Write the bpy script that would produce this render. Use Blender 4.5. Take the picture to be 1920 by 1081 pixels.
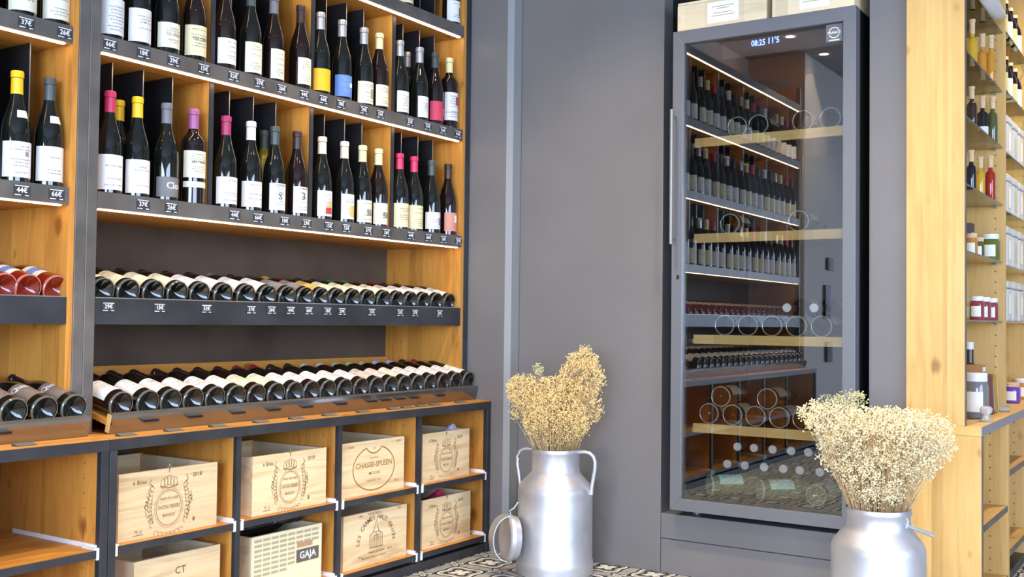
import bpy, bmesh, math, random
from mathutils import Vector, Matrix
R = math.radians
random.seed(7)
for _o in list(bpy.data.objects):
    bpy.data.objects.remove(_o)
SC = bpy.context.scene
COL = SC.collection

# ------------------------------------------------------------------ camera
YAW, PITCH, ROLL, FPX, H = R(33.2866), R(1.7078), R(0.6852), 2002.0, 0.94
_f = Vector((-math.sin(YAW) * math.cos(PITCH), math.cos(YAW) * math.cos(PITCH), math.sin(PITCH)))
_r0 = Vector((math.cos(YAW), math.sin(YAW), 0)); _u0 = _r0.cross(_f)
CR = _r0 * math.cos(ROLL) + _u0 * math.sin(ROLL)
CU = -_r0 * math.sin(ROLL) + _u0 * math.cos(ROLL)
CF = _f
cam_d = bpy.data.cameras.new('camera'); cam = bpy.data.objects.new('camera', cam_d); COL.objects.link(cam)
cam_d.sensor_width = 36; cam_d.lens = FPX / 1920 * 36; cam_d.clip_start = 0.05
cam.matrix_world = Matrix(((CR.x, CU.x, -CF.x, 0), (CR.y, CU.y, -CF.y, 0), (CR.z, CU.z, -CF.z, H), (0, 0, 0, 1)))
SC.camera = cam
# ------------------------------------------------------------------ world, light, exposure
W = bpy.data.worlds.new('sky'); SC.world = W; W.use_nodes = True
W.node_tree.nodes['Background'].inputs[0].default_value = (0.75, 0.86, 1.0, 1)
W.node_tree.nodes['Background'].inputs[1].default_value = 1.2
def area(name, loc, rot, sx, sy, power, col):
    d = bpy.data.lights.new(name, 'AREA'); d.shape = 'RECTANGLE'; d.size = sx; d.size_y = sy
    d.energy = power; d.color = col
    o = bpy.data.objects.new(name, d); COL.objects.link(o); o.location = loc; o.rotation_euler = rot
    return o
# daylight entering through the shop window behind and the one at the right
area('daylight_front', (0.9, -4.08, 1.45), (R(72), 0, 0), 4.4, 2.0, 330, (0.55, 0.70, 1.0))
area('daylight_side', (3.86, 0.2, 1.45), (R(72), 0, R(90)), 4.2, 2.0, 190, (0.55, 0.70, 1.0))
SC.view_settings.view_transform = 'Standard'; SC.view_settings.look = 'None'
SC.view_settings.gamma = 1; SC.view_settings.use_curve_mapping = False
SC.view_settings.exposure = 0.8

# ------------------------------------------------------------------ pixel helpers (a pixel gives a direction only)
def ray(x, y):
    return CR * ((x - 960) / FPX) - CU * ((y - 540.5) / FPX) + CF
def onx(x, y, a):
    d = ray(x, y); return d * (a / d.x) + Vector((0, 0, H))
def ony(x, y, b):
    d = ray(x, y); return d * (b / d.y) + Vector((0, 0, H))

# ------------------------------------------------------------------ materials
MATS = {}
def newmat(name):
    m = bpy.data.materials.new(name); m.use_nodes = True
    nt = m.node_tree; b = nt.nodes['Principled BSDF']
    MATS[name] = m
    return m, nt, b
def N(nt, t, **kw):
    n = nt.nodes.new(t)
    for k, v in kw.items(): setattr(n, k, v)
    return n
def ramp(nt, stops):
    n = N(nt, 'ShaderNodeValToRGB'); cr = n.color_ramp
    while len(cr.elements) > 1: cr.elements.remove(cr.elements[-1])
    cr.elements[0].position = stops[0][0]; cr.elements[0].color = (*stops[0][1], 1)
    for p, c in stops[1:]:
        e = cr.elements.new(p); e.color = (*c, 1)
    return n
def mathn(nt, op, a, b=None, c=None):
    n = N(nt, 'ShaderNodeMath', operation=op)
    for i, v in enumerate((a, b, c)):
        if v is None: continue
        if isinstance(v, (int, float)): n.inputs[i].default_value = v
        else: nt.links.new(v, n.inputs[i])
    return n.outputs[0]
def plain(name, col, rough=0.5, metal=0.0, noise=0.0, scale=30, coat=0.0, spec=0.5, bump=0.0):
    m, nt, b = newmat(name)
    b.inputs['Base Color'].default_value = (*col, 1); b.inputs['Roughness'].default_value = rough
    b.inputs['Metallic'].default_value = metal; b.inputs['Coat Weight'].default_value = coat
    b.inputs['Specular IOR Level'].default_value = spec
    if noise or bump:
        tc = N(nt, 'ShaderNodeTexCoord'); nz = N(nt, 'ShaderNodeTexNoise'); nz.inputs['Scale'].default_value = scale
        nz.inputs['Detail'].default_value = 5
        nt.links.new(tc.outputs['Object'], nz.inputs['Vector'])
        if noise:
            lo = tuple(max(0, c * (1 - noise)) for c in col); hi = tuple(min(1, c * (1 + noise)) for c in col)
            rp = ramp(nt, [(0.3, lo), (0.7, hi)]); nt.links.new(nz.outputs[0], rp.inputs[0])
            nt.links.new(rp.outputs[0], b.inputs['Base Color'])
        if bump:
            bp = N(nt, 'ShaderNodeBump'); bp.inputs['Strength'].default_value = bump; bp.inputs['Distance'].default_value = 0.002
            nt.links.new(nz.outputs[0], bp.inputs['Height']); nt.links.new(bp.outputs[0], b.inputs['Normal'])
    return m
def wood(name, dark, mid, light, axis='z', gscale=9.0, knots=True, rough=0.5, contrast=1.0):
    """grain runs along axis"""
    m, nt, b = newmat(name)
    tc = N(nt, 'ShaderNodeTexCoord'); oi = N(nt, 'ShaderNodeObjectInfo')
    off = N(nt, 'ShaderNodeVectorMath', operation='SCALE'); cmb = N(nt, 'ShaderNodeCombineXYZ')
    for i in range(3): nt.links.new(oi.outputs['Random'], cmb.inputs[i])
    nt.links.new(cmb.outputs[0], off.inputs[0]); off.inputs['Scale'].default_value = 17.0
    ad = N(nt, 'ShaderNodeVectorMath', operation='ADD')
    nt.links.new(tc.outputs['Object'], ad.inputs[0]); nt.links.new(off.outputs[0], ad.inputs[1])
    mp = N(nt, 'ShaderNodeMapping'); nt.links.new(ad.outputs[0], mp.inputs[0])
    sc = [gscale] * 3; sc['xyz'.index(axis)] = gscale * 0.1; mp.inputs['Scale'].default_value = sc
    nz = N(nt, 'ShaderNodeTexNoise'); nz.inputs['Scale'].default_value = 2.0; nz.inputs['Detail'].default_value = 4; nz.inputs['Distortion'].default_value = 0.6
    nt.links.new(mp.outputs[0], nz.inputs[0])
    # growth rings: sine of stretched noise
    s1 = mathn(nt, 'MULTIPLY', nz.outputs[0], 30.0); s2 = mathn(nt, 'SINE', s1)
    s3 = mathn(nt, 'MULTIPLY_ADD', s2, 0.045 * contrast, 0.0)
    fine = N(nt, 'ShaderNodeTexNoise'); fine.inputs['Scale'].default_value = 14; fine.inputs['Detail'].default_value = 3
    nt.links.new(mp.outputs[0], fine.inputs[0])
    f2 = mathn(nt, 'MULTIPLY_ADD', fine.outputs[0], 0.35, s3)
    f3 = mathn(nt, 'MULTIPLY_ADD', nz.outputs[0], 0.65, f2)
    rp = ramp(nt, [(0.25, dark), (0.5, mid), (0.75, light)]); nt.links.new(f3, rp.inputs[0])
    out = rp.outputs[0]
    # glued lamellas: every strip across the grain has its own tone
    sx = N(nt, 'ShaderNodeSeparateXYZ'); nt.links.new(ad.outputs[0], sx.inputs[0])
    st = mathn(nt, 'FLOOR', mathn(nt, 'MULTIPLY', sx.outputs[0], 13.0)); wn = N(nt, 'ShaderNodeTexWhiteNoise', noise_dimensions='1D'); nt.links.new(st, wn.inputs['W'])
    hs = N(nt, 'ShaderNodeHueSaturation'); nt.links.new(out, hs.inputs['Color']); nt.links.new(mathn(nt, 'MULTIPLY_ADD', wn.outputs[0], 0.22, 0.87), hs.inputs['Value'])
    out = hs.outputs[0]
    if knots:
        mk = N(nt, 'ShaderNodeMapping'); ks = [5.0] * 3; ks['xyz'.index(axis)] = 3.0; mk.inputs['Scale'].default_value = ks
        nt.links.new(ad.outputs[0], mk.inputs[0])
        vo = N(nt, 'ShaderNodeTexVoronoi'); vo.inputs['Scale'].default_value = 1.0; nt.links.new(mk.outputs[0], vo.inputs[0])
        wob = mathn(nt, 'MULTIPLY_ADD', fine.outputs[0], 0.10, vo.outputs['Distance'])
        kr = ramp(nt, [(0.10, (0.8, 0.8, 0.8)), (0.16, (0, 0, 0))]); nt.links.new(wob, kr.inputs[0])
        mx = N(nt, 'ShaderNodeMix', data_type='RGBA'); nt.links.new(kr.outputs[0], mx.inputs[0])
        nt.links.new(out, mx.inputs[6]); mx.inputs[7].default_value = (dark[0] * 0.45, dark[1] * 0.33, dark[2] * 0.3, 1)
        out = mx.outputs[2]
        mk2 = N(nt, 'ShaderNodeMapping'); ks2 = [11.0] * 3; ks2['xyz'.index(axis)] = 6.5; mk2.inputs['Scale'].default_value = ks2
        nt.links.new(ad.outputs[0], mk2.inputs[0])
        vo2 = N(nt, 'ShaderNodeTexVoronoi'); vo2.inputs['Scale'].default_value = 1.0; nt.links.new(mk2.outputs[0], vo2.inputs[0])
        wob2 = mathn(nt, 'MULTIPLY_ADD', fine.outputs[0], 0.12, vo2.outputs['Distance'])
        kr2 = ramp(nt, [(0.11, (0.6, 0.6, 0.6)), (0.20, (0, 0, 0))]); nt.links.new(wob2, kr2.inputs[0])
        mx2 = N(nt, 'ShaderNodeMix', data_type='RGBA'); nt.links.new(kr2.outputs[0], mx2.inputs[0]); nt.links.new(out, mx2.inputs[6])
        mx2.inputs[7].default_value = (dark[0] * 0.7, dark[1] * 0.55, dark[2] * 0.4, 1); out = mx2.outputs[2]
    nt.links.new(out, b.inputs['Base Color']); b.inputs['Roughness'].default_value = rough
    return m
def emis(name, col, strength):
    m, nt, b = newmat(name)
    b.inputs['Base Color'].default_value = (*col, 1); b.inputs['Emission Color'].default_value = (*col, 1)
    b.inputs['Emission Strength'].default_value = strength
    return m
def labelmat(name, col, ink=(0.12, 0.10, 0.10), amount=0.9, rows=11):
    m, nt, b = newmat(name)
    uv = N(nt, 'ShaderNodeTexCoord'); sp = N(nt, 'ShaderNodeSeparateXYZ'); nt.links.new(uv.outputs['UV'], sp.inputs[0])
    oi = N(nt, 'ShaderNodeObjectInfo')
    v = mathn(nt, 'MULTIPLY', sp.outputs[1], float(rows)); row = mathn(nt, 'FLOOR', v); fr = mathn(nt, 'FRACT', v)
    rk = mathn(nt, 'MULTIPLY_ADD', oi.outputs['Random'], 91.0, row)
    wn = N(nt, 'ShaderNodeTexWhiteNoise', noise_dimensions='1D'); nt.links.new(rk, wn.inputs['W'])
    on = mathn(nt, 'GREATER_THAN', wn.outputs[0], 0.42)
    a1 = mathn(nt, 'GREATER_THAN', fr, 0.25); a2 = mathn(nt, 'LESS_THAN', fr, 0.72)
    half = mathn(nt, 'MULTIPLY_ADD', wn.outputs[0], 0.28, 0.02)
    du = mathn(nt, 'ABSOLUTE', mathn(nt, 'SUBTRACT', sp.outputs[0], 0.5)); inn = mathn(nt, 'LESS_THAN', du, half)
    cx = N(nt, 'ShaderNodeCombineXYZ')
    nt.links.new(mathn(nt, 'MULTIPLY', sp.outputs[0], 70.0), cx.inputs[0]); nt.links.new(mathn(nt, 'MULTIPLY', sp.outputs[1], 34.0), cx.inputs[1])
    nt.links.new(rk, cx.inputs[2])
    nz = N(nt, 'ShaderNodeTexNoise'); nz.inputs['Scale'].default_value = 1.0; nz.inputs['Detail'].default_value = 1; nt.links.new(cx.outputs[0], nz.inputs[0])
    lt = mathn(nt, 'GREATER_THAN', nz.outputs[0], 0.5)
    m1 = mathn(nt, 'MULTIPLY', on, a1); m2 = mathn(nt, 'MULTIPLY', m1, a2); m3 = mathn(nt, 'MULTIPLY', m2, inn)
    vv = mathn(nt, 'MULTIPLY', mathn(nt, 'GREATER_THAN', sp.outputs[1], 0.1), mathn(nt, 'LESS_THAN', sp.outputs[1], 0.88))
    m4 = mathn(nt, 'MULTIPLY', mathn(nt, 'MULTIPLY', m3, vv), lt); m5 = mathn(nt, 'MULTIPLY', m4, amount)
    mx = N(nt, 'ShaderNodeMix', data_type='RGBA'); nt.links.new(m5, mx.inputs[0])
    mx.inputs[6].default_value = (*col, 1); mx.inputs[7].default_value = (*ink, 1)
    nt.links.new(mx.outputs[2], b.inputs['Base Color']); b.inputs['Roughness'].default_value = 0.6
    return m
def glassy(name, col, rough=0.03, coat=0.6):
    m, nt, b = newmat(name)
    b.inputs['Base Color'].default_value = (*col, 1); b.inputs['Roughness'].default_value = rough
    b.inputs['IOR'].default_value = 1.52; b.inputs['Coat Weight'].default_value = coat; b.inputs['Coat Roughness'].default_value = 0.02
    return m
def pane(name, tint, refl_ior):
    m = bpy.data.materials.new(name); m.use_nodes = True; MATS[name] = m
    nt = m.node_tree; nt.nodes.remove(nt.nodes['Principled BSDF'])
    tr = N(nt, 'ShaderNodeBsdfTransparent'); tr.inputs[0].default_value = (*tint, 1)
    gl = N(nt, 'ShaderNodeBsdfGlossy'); gl.inputs['Roughness'].default_value = 0.0; gl.inputs[0].default_value = (1, 1, 1, 1)
    fz = N(nt, 'ShaderNodeFresnel'); fz.inputs[0].default_value = refl_ior
    mx = N(nt, 'ShaderNodeMixShader'); nt.links.new(fz.outputs[0], mx.inputs[0]); nt.links.new(tr.outputs[0], mx.inputs[1]); nt.links.new(gl.outputs[0], mx.inputs[2])
    nt.links.new(mx.outputs[0], nt.nodes['Material Output'].inputs[0])
    return m

M_wall = plain('wall_paint', (0.174, 0.164, 0.157), 0.42, noise=0.06, scale=3, spec=0.4)
M_wall_l = plain('trim_paint', (0.235, 0.24, 0.235), 0.5)
M_ceil = plain('ceiling_paint', (0.22, 0.22, 0.24), 0.8)
M_room = plain('room_paint', (0.46, 0.43, 0.40), 0.8)
M_niche = plain('niche_black', (0.012, 0.012, 0.014), 0.6)
M_steel = plain('raw_steel', (0.15, 0.135, 0.12), 0.45, metal=0.4, noise=0.25, scale=9)
M_steel_d = plain('dark_steel', (0.042, 0.043, 0.048), 0.40, metal=0.3, noise=0.3, scale=7)
M_steel_b = plain('blackened_plate', (0.026, 0.026, 0.030), 0.30, metal=0.35, noise=0.35, scale=5)
M_backp = plain('back_plate', (0.095, 0.066, 0.045), 0.75, noise=0.25, scale=4, spec=0.25)
M_edge = plain('bare_edge', (0.45, 0.42, 0.38), 0.35, metal=0.7)
M_plate_tray = plain('tray_steel', (0.30, 0.31, 0.33), 0.10, metal=0.95, noise=0.1, scale=6)
M_wood_v = wood('spruce_upright', (0.42, 0.155, 0.022), (0.58, 0.25, 0.04), (0.68, 0.33, 0.065), 'z')
M_wood_h = wood('spruce_shelf', (0.42, 0.155, 0.022), (0.58, 0.25, 0.04), (0.68, 0.33, 0.065), 'y')
M_wood_r = wood('pale_spruce', (0.54, 0.31, 0.085), (0.65, 0.40, 0.125), (0.72, 0.47, 0.17), 'z', gscale=7)
M_wood_rh = wood('pale_spruce_flat', (0.54, 0.31, 0.085), (0.65, 0.40, 0.125), (0.72, 0.47, 0.17), 'y', gscale=7)
M_wood_rx = wood('pale_spruce_end', (0.54, 0.31, 0.085), (0.65, 0.40, 0.125), (0.72, 0.47, 0.17), 'x', gscale=7, knots=False)
M_crate = wood('crate_pine', (0.56, 0.38, 0.18), (0.72, 0.53, 0.29), (0.80, 0.63, 0.38), 'y', gscale=8, knots=False, rough=0.65, contrast=2.2)
M_crate_x = wood('crate_pine_x', (0.60, 0.45, 0.26), (0.74, 0.60, 0.38), (0.80, 0.67, 0.45), 'x', gscale=7, knots=False, rough=0.65)
M_shelf_oak = wood('fridge_shelf_wood', (0.70, 0.44, 0.13), (0.78, 0.50, 0.17), (0.84, 0.58, 0.22), 'x', gscale=12, knots=False)
M_ink = plain('burnt_print', (0.20, 0.10, 0.045), 0.8)
M_ink_l = plain('light_print', (0.36, 0.22, 0.11), 0.8)
M_black = plain('black_plastic', (0.012, 0.012, 0.014), 0.35)
M_tag = plain('slate_card', (0.035, 0.037, 0.042), 0.45)
M_chalk = plain('white_print', (0.80, 0.80, 0.82), 0.6)
M_white = plain('white_metal', (0.78, 0.78, 0.76), 0.4)
M_alu = plain('galvanised_aluminium', (0.55, 0.56, 0.59), 0.46, metal=0.75, noise=0.16, scale=9, bump=0.3)
M_steel_bright = plain('brushed_steel', (0.30, 0.285, 0.26), 0.5, metal=0.8)
M_frame = plain('fridge_frame', (0.17, 0.175, 0.185), 0.38, metal=0.25)
M_led = emis('led_strip', (1.0, 0.78, 0.54), 7.5)
M_digit = emis('blue_digits', (0.12, 0.25, 1.0), 3.0)
M_lampface = emis('lamp_face', (1.0, 0.88, 0.70), 22.0)
M_pane = pane('door_glass', (0.93, 0.92, 0.89), 1.85)
M_clear = pane('shelf_glass', (0.86, 0.92, 0.90), 1.5)
M_win = pane('window_glass', (0.95, 0.97, 0.97), 1.45)
M_bottle = glassy('dark_green_glass', (0.006, 0.008, 0.006))
M_bottle_b = glassy('brown_glass', (0.011, 0.005, 0.004))
M_bottle_y = glassy('olive_glass', (0.22, 0.17, 0.01))
M_paleg = glassy('pale_green_glass', (0.20, 0.22, 0.10))
M_rose = glassy('rose_glass', (0.21, 0.014, 0.006))
M_amber = glassy('amber_glass', (0.10, 0.035, 0.012))
M_lid = plain('white_lid', (0.82, 0.82, 0.80), 0.4)
M_cork = plain('cork', (0.70, 0.50, 0.28), 0.8, noise=0.2, scale=120)
M_paper = plain('paper', (0.86, 0.84, 0.72), 0.7)
M_dryc = plain('dry_blossom_cream', (0.84, 0.70, 0.42), 0.9, noise=0.25, scale=60)
M_dry = plain('dry_blossom', (0.84, 0.60, 0.26), 0.9, noise=0.25, scale=60)
M_dry2 = plain('dry_blossom_green', (0.55, 0.52, 0.28), 0.9, noise=0.25, scale=60)
M_stem = plain('dry_stem', (0.62, 0.42, 0.20), 0.9, noise=0.3, scale=80)
def cap_col(name, col, rough=0.35, metal=0.0): return plain('capsule_' + name, col, rough, metal=metal)
CAP = dict(crimson=cap_col('crimson', (0.55, 0.03, 0.10)), yellow=cap_col('yellow', (0.85, 0.52, 0.01)), grey=cap_col('grey', (0.16, 0.16, 0.17)),
           purple=cap_col('purple', (0.36, 0.10, 0.26)), raspberry=cap_col('raspberry', (0.36, 0.03, 0.10)), white=cap_col('white', (0.80, 0.80, 0.78)),
           slate=cap_col('slate', (0.06, 0.075, 0.07)), brown=cap_col('brown', (0.045, 0.02, 0.018)), cream=cap_col('cream', (0.72, 0.64, 0.48)),
           straw=cap_col('straw', (0.80, 0.68, 0.36)), silver=cap_col('silver', (0.62, 0.60, 0.57), 0.3, 0.6), green=cap_col('green', (0.05, 0.32, 0.07)),
           lilac=cap_col('lilac', (0.62, 0.60, 0.74)), pistachio=cap_col('pistachio', (0.55, 0.58, 0.28)), black=cap_col('black', (0.012, 0.011, 0.012)),
           red=cap_col('red', (0.42, 0.02, 0.03)))
LAB = dict(white=labelmat('label_white', (0.76, 0.74, 0.70)), cream=labelmat('label_cream', (0.76, 0.72, 0.53)), yellow=labelmat('label_straw', (0.76, 0.67, 0.40)),
           orange=labelmat('label_orange', (0.88, 0.45, 0.01), (0.8, 0.3, 0.0), 0.4), blue=labelmat('label_blue', (0.11, 0.22, 0.52), (0.5, 0.6, 0.7), 0.3),
           grey=labelmat('label_grey', (0.16, 0.16, 0.155), (0.5, 0.5, 0.5), 0.15), brown=labelmat('label_brown', (0.19, 0.15, 0.13), (0.5, 0.3, 0.2), 0.3),
           red=labelmat('label_red', (0.58, 0.05, 0.10), (0.3, 0.0, 0.02), 0.3), clay=labelmat('label_clay', (0.62, 0.27, 0.20), (0.3, 0.1, 0.1), 0.3),
           pink=labelmat('label_pink', (0.76, 0.60, 0.55)), tan=labelmat('label_tan', (0.62, 0.53, 0.42)), gold=labelmat('label_gold', (0.60, 0.42, 0.10)),
           mint=labelmat('label_mint', (0.55, 0.75, 0.58), (0.05, 0.25, 0.10), 0.6), steel=labelmat('label_steel', (0.20, 0.19, 0.20), (0.5, 0.5, 0.5), 0.3))

def floor_mat():
    m, nt, b = newmat('encaustic_tile')
    g = N(nt, 'ShaderNodeNewGeometry'); sp = N(nt, 'ShaderNodeSeparateXYZ'); nt.links.new(g.outputs['Position'], sp.inputs[0])
    def cell(o, off):
        t = mathn(nt, 'MULTIPLY_ADD', o, 5.0, off); fr = mathn(nt, 'FRACT', t); return mathn(nt, 'MULTIPLY_ADD', fr, 2.0, -1.0)
    def pat(off):
        u = cell(sp.outputs[0], off); v = cell(sp.outputs[1], off)
        r = mathn(nt, 'SQRT', mathn(nt, 'ADD', mathn(nt, 'MULTIPLY', u, u), mathn(nt, 'MULTIPLY', v, v)))
        a = mathn(nt, 'ARCTAN2', v, u)
        lob = mathn(nt, 'MULTIPLY', mathn(nt, 'COSINE', mathn(nt, 'MULTIPLY', a, 4.0)), 0.11)
        return mathn(nt, 'ADD', r, lob), a
    d1, a1 = pat(0.25); d2, a2 = pat(0.75)
    def band(d, lo, hi):
        return mathn(nt, 'MULTIPLY', mathn(nt, 'GREATER_THAN', d, lo), mathn(nt, 'LESS_THAN', d, hi))
    wl = mathn(nt, 'MAXIMUM', band(d1, 0.66, 0.76), band(d2, 0.20, 0.27))
    wl = mathn(nt, 'MAXIMUM', wl, mathn(nt, 'LESS_THAN', mathn(nt, 'ADD', d1, mathn(nt, 'MULTIPLY', mathn(nt, 'COSINE', mathn(nt, 'MULTIPLY', a1, 8.0)), 0.09)), 0.27))
    bl = mathn(nt, 'MAXIMUM', band(d1, 0.76, 0.86), band(d1, 0.36, 0.52)); bl = mathn(nt, 'MAXIMUM', bl, band(d2, 0.27, 0.38))
    nz = N(nt, 'ShaderNodeTexNoise'); nz.inputs['Scale'].default_value = 25; nt.links.new(g.outputs['Position'], nz.inputs[0])
    base = ramp(nt, [(0.3, (0.30, 0.30, 0.28)), (0.7, (0.40, 0.40, 0.37))]); nt.links.new(nz.outputs[0], base.inputs[0])
    m1 = N(nt, 'ShaderNodeMix', data_type='RGBA'); nt.links.new(bl, m1.inputs[0]); nt.links.new(base.outputs[0], m1.inputs[6]); m1.inputs[7].default_value = (0.022, 0.024, 0.026, 1)
    m2 = N(nt, 'ShaderNodeMix', data_type='RGBA'); nt.links.new(wl, m2.inputs[0]); nt.links.new(m1.outputs[2], m2.inputs[6]); m2.inputs[7].default_value = (0.74, 0.73, 0.68, 1)
    nt.links.new(m2.outputs[2], b.inputs['Base Color']); b.inputs['Roughness'].default_value = 0.45
    return m
M_floor = floor_mat()

# ------------------------------------------------------------------ mesh helpers
ROOT = {}
class MB:
    def __init__(s): s.v = []; s.f = []; s.uv = None
    def box(s, x0, x1, y0, y1, z0, z1):
        if x0 > x1: x0, x1 = x1, x0
        if y0 > y1: y0, y1 = y1, y0
        if z0 > z1: z0, z1 = z1, z0
        n = len(s.v)
        s.v += [(x0, y0, z0), (x1, y0, z0), (x1, y1, z0), (x0, y1, z0), (x0, y0, z1), (x1, y0, z1), (x1, y1, z1), (x0, y1, z1)]
        s.f += [tuple(n + i for i in q) for q in ((0, 3, 2, 1), (4, 5, 6, 7), (0, 1, 5, 4), (1, 2, 6, 5), (2, 3, 7, 6), (3, 0, 4, 7))]
        return s
    def prism(s, pts, axis, a, b):
        """closed polygon pts extruded along axis from a to b; pts are the two other coordinates in xyz order"""
        n = len(s.v); k = len(pts)
        for t in (a, b):
            for p in pts:
                c = list(p); c.insert('xyz'.index(axis), t); s.v.append(tuple(c))
        s.f.append(tuple(n + i for i in range(k))[::-1]); s.f.append(tuple(n + k + i for i in range(k)))
        for i in range(k): s.f.append((n + i, n + (i + 1) % k, n + k + (i + 1) % k, n + k + i))
        return s
    def lathe(s, prof, seg=24, c=(0, 0, 0)):
        n = len(s.v); k = len(prof)
        for i in range(seg):
            a = 2 * math.pi * i / seg
            for r, z in prof: s.v.append((c[0] + r * math.cos(a), c[1] + r * math.sin(a), c[2] + z))
        for i in range(seg):
            j = (i + 1) % seg
            for q in range(k - 1): s.f.append((n + i * k + q, n + j * k + q, n + j * k + q + 1, n + i * k + q + 1))
        return s
    def tube(s, pts, r, seg=8, cap=True):
        P = [Vector(p) for p in pts]; n = len(s.v); up = Vector((0.13, 0.27, 0.95)).normalized()
        for i, p in enumerate(P):
            d = ((P[i + 1] if i + 1 < len(P) else p) - (P[i - 1] if i else p)).normalized()
            a = d.cross(up); a = a.normalized() if a.length > 1e-4 else d.orthogonal().normalized()
            b2 = d.cross(a); rr = r[i] if isinstance(r, (list, tuple)) else r
            for q in range(seg):
                t = 2 * math.pi * q / seg; s.v.append(tuple(p + a * (rr * math.cos(t)) + b2 * (rr * math.sin(t))))
        for i in range(len(P) - 1):
            for q in range(seg):
                q2 = (q + 1) % seg
                s.f.append((n + i * seg + q, n + i * seg + q2, n + (i + 1) * seg + q2, n + (i + 1) * seg + q))
        if cap:
            s.f.append(tuple(n + q for q in range(seg))[::-1]); e = n + (len(P) - 1) * seg; s.f.append(tuple(e + q for q in range(seg)))
        return s
    def poly(s, vs, fs):
        n = len(s.v); s.v += [tuple(v) for v in vs]; s.f += [tuple(n + i for i in f) for f in fs]; return s
    def mesh(s, name, mat, smooth=False, off=(0, 0, 0)):
        me = bpy.data.meshes.new(name)
        me.from_pydata([(v[0] - off[0], v[1] - off[1], v[2] - off[2]) for v in s.v], [], s.f)
        bm = bmesh.new(); bm.from_mesh(me); bmesh.ops.recalc_face_normals(bm, faces=bm.faces[:]); bm.to_mesh(me); bm.free()
        me.materials.append(mat)
        if smooth:
            for p in me.polygons: p.use_smooth = True
            try: me.set_sharp_from_angle(angle=R(38))
            except Exception: pass
        return me
    def build(s, name, mat, parent=None, smooth=False, bevel=0.0):
        off = (0, 0, 0); q = parent
        while q is not None:
            off = tuple(off[i] + q.location[i] for i in range(3)); q = q.parent
        o = bpy.data.objects.new(name, s.mesh(name, mat, smooth, off)); COL.objects.link(o); o.parent = parent
        if bevel:
            m = o.modifiers.new('bevel', 'BEVEL'); m.width = bevel; m.segments = 2; m.limit_method = 'ANGLE'
        return o
def inst(name, me, parent=None, loc=(0, 0, 0)):
    o = bpy.data.objects.new(name, me); COL.objects.link(o); o.parent = parent; o.location = loc; return o
def tag(o, label, cat, group=None):
    o['label'] = label; o['category'] = cat
    if group: o['group'] = group
    return o
def struct(o): o['kind'] = 'structure'; return o
def empty(name, loc):
    o = bpy.data.objects.new(name, None); COL.objects.link(o); o.location = loc; o.empty_display_size = 0.05; return o

_TX = {}
def text2d(body, size=1.0, bold=0.0):
    """flat text as (verts2d, faces), centred"""
    k = (body, bold)
    if k not in _TX:
        cu = bpy.data.curves.new('t', 'FONT'); cu.body = body; cu.align_x = 'CENTER'; cu.align_y = 'CENTER'; cu.size = 1.0
        cu.resolution_u = 2; cu.offset = bold
        o = bpy.data.objects.new('t', cu); COL.objects.link(o)
        dg = bpy.context.evaluated_depsgraph_get(); me = bpy.data.meshes.new_from_object(o.evaluated_get(dg))
        _TX[k] = ([(v.co.x, v.co.y) for v in me.vertices], [tuple(p.vertices) for p in me.polygons])
        bpy.data.objects.remove(o); bpy.data.meshes.remove(me); bpy.data.curves.remove(cu)
    v, f = _TX[k]
    return [(x * size, y * size) for x, y in v], f
class Print:
    """flat printed marks, laid out in (u, v)"""
    def __init__(s): s.v = []; s.f = []
    def add(s, v, f):
        n = len(s.v); s.v += v; s.f += [tuple(n + i for i in q) for q in f]; return s
    def text(s, body, u, v, size, width=None, bold=0.01):
        vs, fs = text2d(body, size, bold)
        if width and vs:
            w = max(p[0] for p in vs) - min(p[0] for p in vs); k = width / w; vs = [(x * k, y) for x, y in vs]
        return s.add([(x + u, y + v) for x, y in vs], fs)
    def rect(s, u0, u1, v0, v1): return s.add([(u0, v0), (u1, v0), (u1, v1), (u0, v1)], [(0, 1, 2, 3)])
    def line(s, pts, w, close=False):
        P = [Vector(p) for p in pts]; n = len(P)
        vs = []
        for i, p in enumerate(P):
            a = P[(i - 1) % n] if (close or i) else p; b = P[(i + 1) % n] if (close or i + 1 < n) else p
            d = (b - a).normalized(); q = Vector((-d.y, d.x)) * (w / 2); vs += [tuple(p + q), tuple(p - q)]
        fs = [(2 * i, 2 * i + 1, 2 * ((i + 1) % n) + 1, 2 * ((i + 1) % n)) for i in range(n if close else n - 1)]
        return s.add(vs, fs)
    def ring(s, u, v, ru, rv, w, a0=0, a1=360, n=28):
        full = abs(a1 - a0) >= 360
        pts = [(u + ru * math.cos(R(a0 + (a1 - a0) * i / n)), v + rv * math.sin(R(a0 + (a1 - a0) * i / n))) for i in range(n if full else n + 1)]
        return s.line(pts, w, full)
    def arc_text(s, body, u, v, rad, a0, a1, size):
        n = len(body)
        for i, ch in enumerate(body):
            if ch == ' ': continue
            a = R(a0 + (a1 - a0) * i / (n - 1)); vs, fs = text2d(ch, size, 0.01); t = a - math.pi / 2
            s.add([(u + rad * math.cos(a) + x * math.cos(t) - y * math.sin(t), v + rad * math.sin(a) + x * math.sin(t) + y * math.cos(t)) for x, y in vs], fs)
        return s
    def build(s, name, mat, parent, fn):
        mb = MB(); mb.v = [fn(u, v) for u, v in s.v]; mb.f = s.f
        o = mb.build(name, mat, parent); o['kind'] = 'stuff'; return o
def on_plus_x(x, y, z): return lambda u, v: (x, y + u, z + v)
def on_minus_y(x, y, z): return lambda u, v: (x + u, y, z + v)

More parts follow.
